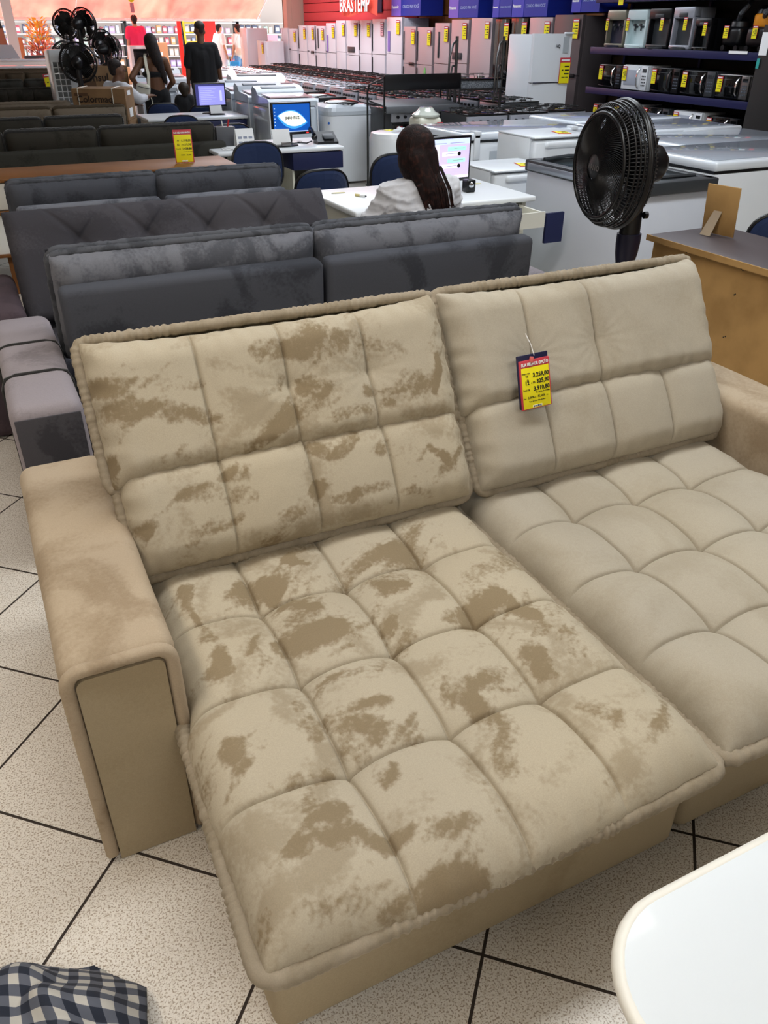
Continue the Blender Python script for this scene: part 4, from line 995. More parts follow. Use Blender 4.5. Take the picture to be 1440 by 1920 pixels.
# diagonal pleats between the buttons
me = fo.data; co = np.empty(len(me.vertices)*3); me.vertices.foreach_get('co', co); co = co.reshape(-1, 3)
U = co[:, 0]-.085; V = (co[:, 1]-4.13)*.486+(co[:, 2]-.44)*.874; dd = np.full(U.shape, 9.)
for (u0, v0, _, _) in ex:
    for (u1, v1) in ((u0-.16, v0+.17), (u0+.16, v0+.17), (u0-.16, v0-.17), (u0+.16, v0-.17)): dd = np.minimum(dd, seg_dist(U, V, [(u0, v0), (u1, v1)]))
co[:, 1] += .012*np.exp(-(dd/.012)**2); me.vertices.foreach_set('co', co.reshape(-1)); me.update()
bo = box_pad('back_frame', .1, 1.74, -.06, .06, -.45, .42, .04, m_tuft, t, 9); bo.location = (0, 4.50, .46); bo.rotation_euler = (-.3, 0, 0)
box_pad('seat', .1, 1.72, 3.80, 4.35, .002, .42, .04, m_tuft, t, 10)
box_pad('armrest', -.22, .08, 3.86, 4.6, .002, .60, .05, m_tufta, t, 11)
# second grey sofa
t = thing('sofa', 'smaller mid-grey two-seat sofa facing away, third sofa row from the camera', 'sofa', (0, 0, 0))
for k, (x0, x1) in enumerate(((.165, .955), (.97, 1.72))):
    b = box_pad('back_panel', x0+.01, x1, -.04, .04, -.40, .33, .025, m_g1, t, 13+k, puff=.003); b.location = (0, 4.925, .525)
    pillow(t, x0-.01, x1+.015, (5.16, .5), (5.04, .96), .07, m_g1b, m_g1p, 130+5*k, r=.014, res=.02)
    box_pad('seat', x0, x1, 5.22, 5.9, .002, .42, .05, m_g1, t, 15+k)
# charcoal sofas and others further back
def far_sofa(x0, x1, y, z, m, splits, label, panel=None, mp_=None, H=.07, px0=None, px1=None, pz=.8, tuft=(), depth=.7):
    t = thing('sofa', label, 'sofa', (0, 0, 0)); e = [x0]+list(splits)+[x1]
    for k in range(len(e)-1):
        pillow(t, e[k]+.01, e[k+1]-.01, (y+.1, z-.42), (y, z-.01), H, m, mp_ or m, 200+int(y*10)+k*4, r=.015, res=.03, us=tuft)
    if panel: box_pad('back_panel', px0 or x0, px1 or x1, y-.14, y-.05, .002, pz, .03, panel, t, int(y*7), puff=.003)
    box_pad('seat', x0, x1, y+.17, y+depth, .002, .42, .05, m, t, int(y*9))
    return t
far_sofa(-.75, 2.10, 7.86, .945, m_dk, (.31-.0, 1.07), 'charcoal suede sofa facing away, right behind the wooden-topped media cabinet', m_dk2, m_dkp, px0=-.7, px1=2.16, pz=.80, depth=.45)
far_sofa(-.4, 1.46, 8.80, .955, m_dk, (.72,), 'second charcoal suede sofa, just behind the first, mostly hidden', m_dk2, m_dkp, pz=.7)
far_sofa(-.4, 1.70, 9.98, .95, m_tp, (.93,), 'taupe two-seat sofa before the cardboard cartons', m_tp, m_ol, pz=.7)
far_sofa(-.4, 1.25, 11.0, .93, m_tp, (), 'pale taupe sofa whose back edge just shows behind the other taupe one', None, pz=.7)
far_sofa(.35, 1.33, 13.2, .95, m_dk, (), 'charcoal sofa with channel tufting at the left edge', m_dk2, tuft=(.33, .66), pz=.7, H=.09)
far_sofa(.30, 1.90, 14.9, .97, m_dk2, (1.05,), 'dark olive-grey sofa with a yellow card hanging on its back', m_dk2, pz=.75)
far_sofa(.9, 2.2, 16.6, .99, m_ol, (1.22,), 'olive-brown sofa with long cushions at the back left', m_ol, pz=.75)
far_sofa(.7, 2.2, 18.0, .99, m_ol, (), 'dark olive sofa, last row before the white counters', m_ol, pz=.8)
t = thing('price_card', 'yellow price card hanging on the dark sofa at the far left', 'price card', (1.36, 14.80, .80))
price_card('card', .17, .24, T(0, 0, 0, 0, 0, -.1), t)
# media cabinet with wooden top
t = thing('media_cabinet', 'long white media cabinet with an orange wood top and doors', 'cabinet', (0, 0, 0))
m_wood = mat('orange_wood', '80501F', .5, noise=('6B4018', 2.5, .4, .65))
MB().bx(-1.6, 1.84, 6.32, 6.84, .775, .80, .004).build('wooden_top', m_wood, t)
MB().bx(-1.55, 1.80, 6.36, 6.80, .30, .775).build('carcass', m_lam, t, smooth=False)
for x0, x1 in ((-.45, .0), (.006, .446), (.452, .902), (.908, 1.356), (1.362, 1.80)): MB().bx(x0, x1, 6.335, 6.358, .60, .77, .003).build('door', mat('cream_white_door', 'CFCBC2', .45), t)
MB().bx(-1.6, 1.80, 6.33, 6.80, .565, .59, .003).build('shelf', m_wood, t); MB().bx(-1.6, 1.8, 6.33, 6.80, .28, .30, .003).build('bottom_shelf', m_wood, t)
for x in (-1.5, .1, 1.7): MB().bx(x, x+.05, 6.4, 6.45, 0, .28).build('leg', m_wood, t, smooth=False)
# readable price cards
t = thing('price_card', 'yellow price card with red header standing on the wooden-topped cabinet', 'price card', (1.425, 6.55, .802), -.05)
big_card('card', .14, .228, .004, t, [('R$', .30, .655, .09, 'RIGHT'), ('1.199,00', .92, .64, .15, 'RIGHT'), ('12', .30, .52, .14, 'RIGHT'), ('x R$', .40, .53, .07, 'LEFT'), ('119,90', .92, .52, .15, 'RIGHT'), ('Total R$', .10, .41, .07, 'LEFT'), ('1.438,80', .94, .40, .15, 'RIGHT'),
    ('3,00%', .32, .22, .09, 'LEFT'), ('42,58%', .62, .22, .09, 'LEFT'), ('No cartão de crédito', .95, .33, .055, 'RIGHT')])
t.rotation_euler = (-.08, 0, -.12)
t = thing('price_card', 'yellow price card with red header hanging on the right back cushion of the beige sofa', 'price card', (1.346, 1.795, .703))
big_card('card', .115, .150, .006, t, [('Preço à vista', .06, .725, .05, 'LEFT'), ('R$', .26, .66, .075, 'RIGHT'), ('3.259,00', .94, .645, .155, 'RIGHT'), ('Ou', .27, .59, .05, 'RIGHT'), ('12', .28, .51, .14, 'RIGHT'), ('x R$', .34, .52, .07, 'LEFT'), ('325,90', .94, .51, .155, 'RIGHT'),
    ('Total R$', .06, .39, .06, 'LEFT'), ('3.910,80', .94, .37, .155, 'RIGHT'), ('No cartão de crédito', .94, .315, .055, 'RIGHT'), ('Taxa', .06, .225, .045, 'LEFT'), ('3,00%', .2, .22, .085, 'LEFT'), ('a.m.', .40, .225, .045, 'LEFT'), ('42,58%', .52, .22, .085, 'LEFT'), ('a.a.', .82, .225, .045, 'LEFT'), ('Taxa de Frete Não Incluso', .5, .15, .05, 'CENTER')])
MB().bx(-.004, .112, .003, .009, .004, .166, .002).build('dark_sleeve', mat('dark_navy_plastic', '15143A', .5), t)
MB().box((.045, -.003, .150), (.012, .008, .018), .002, rot=RY(.2)).build('clip', mat('red_white_clip', 'D96A66', .5), t)
MB().tube([(.06, .002, .16), (.058, .01, .19), (.055, .03, .225)], .0012, 5).build('string', m_paper, t)
t.rotation_euler = (-.28, 0, .05)

# ------------------------------------------------------------------ desks, chairs and what stands on them
def desk(x0, x1, y0, y1, label, panel_x, drawer=False):
    t = thing('office_desk', label, 'desk', (x0, y0, 0), 0)
    W, D = x1-x0, y1-y0
    MB().bx(0, W, 0, D, .708, .742, .012, 3).build('desk_top', mat('desk_white', 'E4E7EA', .3), t)
    for x in (.04, W-.07): MB().bx(x, x+.03, .06, D-.06, 0, .708).build('side_panel', m_cream, t, smooth=False)
    MB().bx(.07, W-.07, D-.12, D-.10, .25, .708).build('modesty_panel', m_cream, t, smooth=False)
    p0, p1 = panel_x
    if not drawer:
        MB().bx(p0, p1, .015, D-.14, .555, .70, .004).build('drawer_unit', m_navy, t)
        MB().bx(p0, p0+.02, .05, D-.14, .0, .555).build('pedestal_side', m_cream, t, smooth=False)
        MB().bx(p0+.02, W-.07, .08, D-.14, .33, .35).build('pedestal_shelf', m_lam, t, smooth=False)
        MB().bx(p0+.02, p0+.26, .15, D-.2, .08, .3, .004).build('computer_tower', m_black, t)
        MB().bx(p0+.06, p1-.05, .1, .4, .352, .40, .003).build('paper_stack', m_paper, t)
    else:
        MB().bx(p0, p0+.02, .04, D-.14, .0, .70).build('pedestal_side', m_cream, t, smooth=False)
        dr = MB(); dr.bx(p0+.03, W-.09, -.22, .3, .60, .608); dr.bx(p0+.03, p0+.045, -.22, .3, .6, .685); dr.bx(W-.105, W-.09, -.22, .3, .6, .685); dr.bx(p0+.03, W-.09, -.235, -.22, .595, .69)
        dr.build('drawer', mat('drawer_board', 'D8D6CB', .5), t, smooth=False)
        MB().bx(W-.02, W+.12, -.16, -.14, .47, .66).build('drawer_front', m_navy, t, smooth=False)
        MB().bx(.10, .55, -.12, .2, .60, .615).build('keyboard_tray', m_lam, t, smooth=False)
    return t
desk(2.03, 3.35, 4.56, 5.37, 'white office desk where the woman with long hair sits', (.80, 1.2), True)
desk(1.99, 3.20, 7.42, 8.18, 'white office desk with navy drawer unit, the one carrying the telephone', (.70, 1.20))
desk(2.03, 3.27, 10.58, 11.30, 'farthest white office desk with navy drawer unit, behind the charcoal sofa', (.73, 1.22))
def chair(x, y, rz, label, zt=.86, wid=.44):
    t = thing('office_chair', label, 'chair', (x, y, 0), rz)
    pts = []
    for k in range(28):
        a = 2*PI*k/28; c, s_ = math.cos(a), math.sin(a); pts.append((wid/2*abs(c)**.6*(1 if c > 0 else -1), .20*abs(s_)**.7*(1 if s_ > 0 else -1)))
    nu, nv = 15, 9; hw, hh, th_ = wid/2, .205, .03
    mb = MB(); q = [];
    for sgn in (-1, 1):
        rings = []
        for r_ in (0.001, .4, .7, .88, .97, 1.0):
            rings.append([(p[0]*r_, sgn*th_*math.sqrt(max(0, 1-r_**4))+.12*(p[0]*r_/hw)**2*-.35, zt-hh+p[1]*r_) for p in pts])
        for i in range(len(rings)-1):
            for k in range(28):
                f = [rings[i][k], rings[i][(k+1) % 28], rings[i+1][(k+1) % 28], rings[i+1][k]]; mb.add(f if sgn > 0 else f[::-1], [(0, 1, 2, 3)])
    mb.build('backrest', m_navyf, t, ang=2)
    MB().tube([(p[0]*1.0, .12*(p[0]/hw)**2*-.35, zt-hh+p[1]) for p in pts], .012, 6, closed=True).build('edge_trim', m_black, t)
    MB().tube([(0, -.035, zt-.25), (0, -.07, zt-.4), (0, -.03, .42), (0, .1, .40)], .018, 8).build('back_post', m_black, t)
    MB().box((0, .22, .45), (.46, .44, .07), .034, 3).build('seat', m_navyf, t)
    MB().cyl((0, .22, .08), (0, .22, .42), .025, n=10).build('gas_column', m_black, t)
    mb = MB()
    for k in range(5):
        a = 2*PI*k/5; mb.tube([(0, .22, .1), (.28*math.cos(a), .22+.28*math.sin(a), .06)], [.022, .014], 6)
    mb.build('star_base', m_black, t)
    for k in range(5):
        a = 2*PI*k/5; MB().ell((.28*math.cos(a), .22+.28*math.sin(a), .026), (.026, .026, .026), 8, 6).build('caster', m_black, t)
    return t
chair(2.44, 3.96, 0, 'navy office chair the long-haired woman sits on', .825, .42)
chair(2.40, 5.98, PI, 'navy visitor chair on the far side of the woman desk, left one', .775)
chair(3.02, 5.95, PI, 'navy visitor chair behind the woman, beyond her desk, right one', .86)
chair(2.20, 7.0, 0, 'navy office chair pulled up in front of the telephone desk', .87)
chair(2.52, 8.75, PI, 'navy visitor chair behind the monitor with the blue screen', .84)
chair(2.30, 10.05, 0, 'navy office chair in front of the farthest desk', .82)
chair(2.47, 11.66, PI, 'navy visitor chair beyond the farthest desk, left one behind the standing woman legs', .83)
chair(3.03, 11.72, PI, 'navy visitor chair beyond the farthest desk, behind its monitor', .80)
chair(4.06, 3.15, PI*.9, 'navy office chair cut off by the right edge of the picture', .83)

def monitor(x, y, z, w, h, rz, label, kind):
    t = thing('computer_monitor', label, 'monitor', (x, y, z), rz)
    b = .05 if kind == 'chat' else .075
    MB().bx(-w/2, w/2, 0, .035, b, b+h, .006).build('casing', m_black, t)
    MB().bx(-w/2+.03, w/2-.03, .03, .06, b+.03, b+h-.03, .01).build('rear_cover', m_black, t)
    MB().tube([(0, .05, b+.08), (0, .06, .02)], .02, 8).build('stand', m_black, t)
    MB().lathe([(.10, 0), (.10, .008), (.03, .018)], 20, T(0, .05, 0), sx=1.1, sy=.8).build('foot', m_black, t)
    bz = .016; x0, x1, z0, z1 = -w/2+bz, w/2-bz, b+bz*1.5, b+h-bz
    cols = dict(chat='CDBDE8', blue='0B4FA8', table='9B9AE8')
    sc = MB().bx(x0, x1, -.002, .001, z0, z1).build('screen', mat('screen_'+kind, cols[kind], .3, emit=cols[kind], es=.5), t, smooth=False)
    def rect(mb, a, bb, c, d, yy=-.003): mb.bx(x0+(x1-x0)*a, x0+(x1-x0)*bb, yy-.0006, yy, z0+(z1-z0)*c, z0+(z1-z0)*d)
    E = lambda n, c, s_=.55: mat(n, c, .4, emit=c, es=s_)
    if kind == 'chat':
        mb = MB(); rect(mb, 0, 1, .86, 1); mb.mi = 1; rect(mb, 0, .42, 0, .86); rect(mb, .42, 1, 0, .07)
        mb.mi = 2; rect(mb, .58, .93, .70, .80, -.004); rect(mb, .58, .92, .40, .50, -.004)
        mb.mi = 3; rect(mb, .48, .82, .57, .67, -.004); rect(mb, .47, .82, .26, .36, -.004)
        mb.mi = 4
        for q in range(6): rect(mb, .05, .3+.03*(q % 3), .12+.12*q, .135+.12*q, -.005)
        for (a, bb, c) in ((.70, .9, .75), (.54, .76, .62), (.68, .88, .45), (.54, .76, .31), (.5, .7, .03), (.3, .55, .89), (.62, .9, .89)): rect(mb, a, bb, c, c+.012, -.005)
        mb.build('chat_window', [E('screen_pale_blue', 'C6D4F4'), E('screen_pale_pink', 'E9DFF2'), E('screen_mint', 'A6E6CF'), E('screen_white', 'F2EEFA'), E('screen_grey_ink', '8C86A4')], sc, smooth=False)
        mb = MB()
        for c in (.62, .31): mb.cyl((x0+(x1-x0)*.8, -.005, z0+(z1-z0)*c), (x0+(x1-x0)*.8, -.006, z0+(z1-z0)*c), .013, n=14)
        mb.build('contact_pictures', m_black, sc)
    elif kind == 'blue':
        pts = []
        for k in range(21):
            a = -1+2*k/20; pts.append((a*.145, .062*(1-a*a)-.0*a))
        pts2 = pts+[(p[0], -p[1]) for p in pts[::-1][1:-1]]
        cx, cz = (x0+x1)/2+.005, (z0+z1)/2-.005
        M = face((cx, -.0035, cz)) @ Matrix.Rotation(-.20, 4, 'Z')
        MB().prism([(p[0]*1.08, p[1]*1.25-.006) for p in pts2][::-1], 0, .0006, mtx=face((cx, -.0027, cz)) @ Matrix.Rotation(-.20, 4, 'Z')).build('light_blue_edge', E('screen_light_blue', '3C9BE0'), sc, smooth=False)
        MB().prism([(p[0], p[1]) for p in pts2][::-1], 0, .0006, mtx=M).build('leaf_shape', E('screen_cream', 'F3F2E4'), sc, smooth=False)
        text('lettering', 'JMAHFUZ', .034, face((cx, -.006, cz-.004)), m_ink, sc, align='CENTER', bold=.0006)
        mb = MB()
        for q in range(7): rect(mb, .02, .05, .12+.12*q, .15+.12*q, -.004)
        for q in range(4): rect(mb, .40+.06*q, .43+.06*q, .36, .39, -.007)
        mb.build('desktop_icons', E('screen_icons', 'AFC8E6'), sc, smooth=False)
        mb = MB(); rect(mb, 0, 1, 0, .035); mb.build('task_bar', E('screen_bar', 'A8BCE0'), sc, smooth=False)
        MB().ell((w/2-.045, -.001, b+.012), (.012, .003, .004)).build('power_light', mat('red_led', 'FF2020', .5, emit='FF2020', es=3), t)
    else:
        mb = MB(); rect(mb, 0, 1, .92, 1); rect(mb, 0, .1, 0, .92); mb.mi = 1
        for q in range(9): rect(mb, .16, .5+.05*(q*3 % 5), .1+.085*q, .115+.085*q)
        rect(mb, .82, .9, .2, .7); mb.build('table_rows', [E('screen_dark_blue', '3A3A78'), E('screen_lilac', 'C4C6FA')], sc, smooth=False)
    return t
monitor(2.875, 5.00, .742, .45, .285, .06, 'computer monitor showing a chat window before the long-haired woman', 'chat')
monitor(2.83, 7.80, .742, .40, .275, .05, 'computer monitor with a blue screen on the telephone desk', 'blue')
monitor(2.92, 10.98, .742, .40, .27, .02, 'computer monitor with a lilac screen on the farthest desk', 'table')
t = thing('speaker', 'small black desktop speaker with a silver cone beside the chat monitor', 'speaker', (3.015, 4.84, .742))
MB().box((0, .04, .04), (.07, .07, .08), .010, 3).build('cabinet', m_black, t); MB().lathe([(.0, .012), (.014, .009), (.02, 0)], 18, face((0, .004, .048), (1, 0, 0), (0, 0, 1))).build('cone', m_chrome, t)
t = thing('marker_pen', 'yellow and white marker pen lying on the woman desk', 'pen', (2.27, 5.02, .750))
MB().tube([(-.02, .035, 0), (.0, 0, 0)], .008, 8).build('barrel', mat('pen_yellow', 'D8C98A', .5), t); MB().tube([(.0, 0, 0), (.02, -.035, 0)], .0075, 8).build('cap', m_paper, t); MB().tube([(.02, -.035, 0), (.025, -.044, 0)], .004, 6).build('tip', m_ink, t)
for (x, y, lb) in ((2.19, 5.20, 'small yellowish scrap of paper at the left edge of the woman desk'), (3.22, 5.13, 'yellowish strip lying right of the desktop speaker')):
    t = thing('paper_scrap', lb, 'paper', (x, y, .743)); MB().prism([(.05*math.cos(a), .016*math.sin(a)) for a in [k*PI/6 for k in range(12)]], 0, .003).build('paper', mat('straw_paper', 'CFC79A', .6), t)
t = thing('telephone', 'black desk telephone with handset on the white desk', 'telephone', (3.03, 7.72, .742), -.15)
MB().add([(-.0, -.1, 0), (.2, -.1, 0), (.2, .1, 0), (0, .1, 0), (0, -.1, .02), (.2, -.1, .02), (.2, .1, .09), (0, .1, .09)], [(0, 3, 2, 1), (4, 5, 6, 7), (0, 1, 5, 4), (1, 2, 6, 5), (2, 3, 7, 6), (3, 0, 4, 7)]).build('body', m_black, t, smooth=False)
mb = MB(); mb.tube([(-.03, -.08, .08), (-.035, -.02, .12), (-.035, .05, .13), (-.03, .1, .10)], [.02, .014, .014, .022], 8); mb.ell((-.03, -.085, .06), (.03, .03, .025)); mb.ell((-.03, .1, .1), (.03, .03, .025)); mb.build('handset', m_black, t)
MB().tube([(-.05, -.08, .03), (-.1, -.06, .01), (-.14, .0, .008), (-.16, .06, .008)], .006, 5).build('cord', m_black, t)
MB().box((.12, -.02, .058), (.1, .1, .008), .002, rot=RX(.35)).build('keypad', m_dgrey, t)
t = thing('document_stand', 'white paper on a black holder in front of the blue-screen monitor', 'paper holder', (2.66, 7.62, .743))
MB().box((0, .02, .075), (.17, .004, .14), rot=RX(-.3)).build('sheet', m_paper, t, smooth=False); MB().lathe([(.12, 0), (.12, .01), (.05, .016)], 20, sx=1.3, sy=.6).build('base', m_black, t); MB().box((.02, -.05, .025), (.09, .03, .03), .004).build('clip', m_steel, t)
t = thing('document_stand', 'white note tray before the lilac-screen monitor on the farthest desk', 'paper holder', (2.94, 10.82, .743))
MB().box((0, .03, .055), (.15, .004, .10), rot=RX(-.35)).build('sheet', m_paper, t, smooth=False); MB().lathe([(.09, 0), (.09, .012), (.05, .016)], 20, sx=1.1, sy=.6).build('base', m_black, t)
t = thing('pen_holder', 'grey pen holder at the left end of the telephone desk', 'pen holder', (2.20, 7.90, .742))
mb = MB(); mb.bx(-.09, .09, -.05, .05, 0, .16, .004); mb.build('box', mat('holder_grey', '5A5B60', .5), t); MB().tube([(.03, 0, .14), (.05, .0, .22)], .008, 6).build('red_marker', mat('red_plastic', 'C02A30', .4), t); MB().tube([(-.01, 0, .14), (-.02, .0, .21)], .006, 6).build('pen', m_paper, t)
t = thing('desk_calendar', 'white tented desk calendar at the left end of the telephone desk', 'calendar', (2.35, 7.76, .742))
MB().box((0, .0, .075), (.17, .004, .15), rot=RX(-.3)).build('front_page', m_paper, t, smooth=False); MB().box((0, .06, .075), (.17, .004, .15), rot=RX(.3)).build('rear_page', m_paper, t, smooth=False)
for i in range(3):
    for j in range(3): MB().box((-.05+.05*i, -.018+.015*j, .035+.04*j), (.035, .002, .02), rot=RX(-.3)).build('month_print', mat('calendar_ink', '8E94A6', .6), t, smooth=False)
t = thing('paper_sheets', 'loose white papers lying beside the tented calendar', 'paper', (2.19, 7.62, .744))
for k in range(3): MB().box((.02*k, .02*k, .002+.003*k), (.2, .14, .002), rot=RZ(.3*k-.2)).build('sheet', m_paper, t, smooth=False)

# ------------------------------------------------------------------ raw-board cabinet at the right, frame, white table, cloth
m_mdf = mat('raw_fibreboard', 'B48E58', .75, noise=('A07C4A', 6, .4, .65))
t = thing('display_cabinet', 'cabinet with a raw brown fibreboard back and dark top at the right', 'cabinet', (0, 0, 0))
MB().bx(3.06, 3.075, 1.2, 3.13, .02, .775).build('back_board', m_mdf, t, smooth=False)
MB().bx(3.075, 3.50, 1.2, 3.11, .02, .775).build('carcass', mat('dark_brown_laminate', '4A4144', .5), t, smooth=False)
MB().bx(3.035, 3.54, 1.18, 3.16, .776, .80, .003).build('top', mat('dark_brown_top', '4A4245', .45), t)
MB().bx(3.030, 3.036, 1.18, 3.16, .774, .802).build('raw_edge', m_mdf, t, smooth=False)
mb = MB()
for (y, z) in ((2.90, .765), (2.77, .765), (2.56, .765), (2.55, .76), (2.56, .649), (2.565, .645), (2.56, .446), (2.57, .44), (2.62, .25)): mb.cyl((3.061, y, z), (3.0585, y, z), .0035, n=6)
mb.build('nail_heads', m_ink, t)
t = thing('picture_frame', 'fibreboard back of a picture frame propped on the brown cabinet', 'picture frame', (3.35, 3.0, .803))
b = MB().box((0, 0, .118), (.006, .185, .235), .001).build('back_board', m_mdf, t); b.rotation_euler = (0, -.1, .15)
b = MB().prism([(-.03, 0), (.03, 0), (.03, .135), (-.015, .135)], 0, .003, mtx=face((0, 0, 0), (0, -1, 0), (0, 0, 1))).build('easel_leg', mat('grey_board', '9C8A74', .7), t); b.location = (-.075, .01, 0); b.rotation_euler = (0, .5, .15)
t = thing('table', 'white table top with a rounded corner at the lower right', 'table', (0, 0, 0))
x0, y1, z, rc = .486, .408, .70, .125
pts = [(x0, -.55)]+[(x0+rc-rc*math.cos(a), y1-rc+rc*math.sin(a)) for a in [PI/2*k/10 for k in range(11)]]+[(1.55, y1), (1.55, -.55)]
mb = MB(); mb.prism(pts[::-1], z-.022, z-.002); mb.build('table_top', mat('table_white', 'D3DAE0', .3, coat=.2), t, ang=.5)
MB().tube([(p[0], p[1], z-.012) for p in pts], .0115, 8, closed=True).build('edge_band', mat('table_edge', 'E2E0D8', .4), t, ang=2)
for (x, y) in ((.62, .28), (1.42, .28), (.62, -.45), (1.42, -.45)): MB().cyl((x, y, 0), (x, y, z-.02), .02, n=12).build('leg', m_white, t)
def gingham():
    m = bpy.data.materials.new('gingham_cloth'); m.use_nodes = True; N = m.node_tree.nodes; L = m.node_tree.links; b = N['Principled BSDF']; b.inputs['Roughness'].default_value = .9
    at = N.new('ShaderNodeAttribute'); at.attribute_name = 'weave'; sp = N.new('ShaderNodeSeparateXYZ'); L.new(at.outputs['Vector'], sp.inputs[0])
    outs = []
    for ax in (0, 1):
        a = N.new('ShaderNodeMath'); a.operation = 'MULTIPLY'; a.inputs[1].default_value = 1/.046; L.new(sp.outputs[ax], a.inputs[0])
        f = N.new('ShaderNodeMath'); f.operation = 'FRACT'; L.new(a.outputs[0], f.inputs[0]); g = N.new('ShaderNodeMath'); g.operation = 'GREATER_THAN'; g.inputs[1].default_value = .5; L.new(f.outputs[0], g.inputs[0]); outs.append(g)
    s_ = N.new('ShaderNodeMath'); s_.operation = 'ADD'; L.new(outs[0].outputs[0], s_.inputs[0]); L.new(outs[1].outputs[0], s_.inputs[1])
    h = N.new('ShaderNodeMath'); h.operation = 'MULTIPLY'; h.inputs[1].default_value = .5; L.new(s_.outputs[0], h.inputs[0])
    r = N.new('ShaderNodeValToRGB'); e = r.color_ramp.elements; r.color_ramp.interpolation = 'CONSTANT'; e[0].color = lin('B5B2AC'); e[1].position = .7; e[1].color = lin('1E2433'); x = e.new(.3); x.color = lin('565A66')
    L.new(h.outputs[0], r.inputs['Fac']); L.new(r.outputs['Color'], b.inputs['Base Color']); return m
t = thing('cloth', 'crumpled navy and white gingham cloth lying on the tiles at lower left', 'cloth', (0, 0, 0))
n = 90; g = np.linspace(0, 1, n); U, V = np.meshgrid(g, g, indexing='ij')
X = -.46+U*.40; Y = .80+V*.40-.14*U
r_ = np.hypot((U-.52)/.62, (V-.45)/.58); Zc = .19*np.clip(1-r_**2, 0, 1)+.004
fold = np.abs(fnoise(U*.5, V*.5, 26, 5))*.07*np.clip(1.15-r_, 0, 1); Zc = Zc+fold+.012*np.clip(1-r_, 0, 1)*np.sin(U*25+V*9)
rr = 1+.06*np.sin(np.arctan2(V-.5, U-.5)*7)
X = X+(U-.5)*.0+.02*fnoise(U, V, 9, 8); Y = Y+.025*fnoise(U, V, 9, 9)
co = np.stack([X, Y, Zc], -1).reshape(-1, 3); idx = np.arange(n*n).reshape(n, n)
keep = (r_ < 1.02*rr)
fs = [(int(idx[i, j]), int(idx[i+1, j]), int(idx[i+1, j+1]), int(idx[i, j+1])) for i in range(n-1) for j in range(n-1) if keep[i, j] and keep[i+1, j+1]]
me = bpy.data.meshes.new('gingham_fabric'); me.from_pydata(co.tolist(), [], fs); me.shade_smooth(); me.materials.append(gingham())
at = me.attributes.new('weave', 'FLOAT_VECTOR', 'POINT'); uv = np.stack([U*.50+.25*fold, V*.50-.2*fold, 0*U], -1).reshape(-1); at.data.foreach_set('vector', uv.astype(np.float32))
o = bpy.data.objects.new('gingham_fabric', me); COL.objects.link(o); o.parent = t
sm = o.modifiers.new('thickness', 'SOLIDIFY'); sm.thickness = .0015
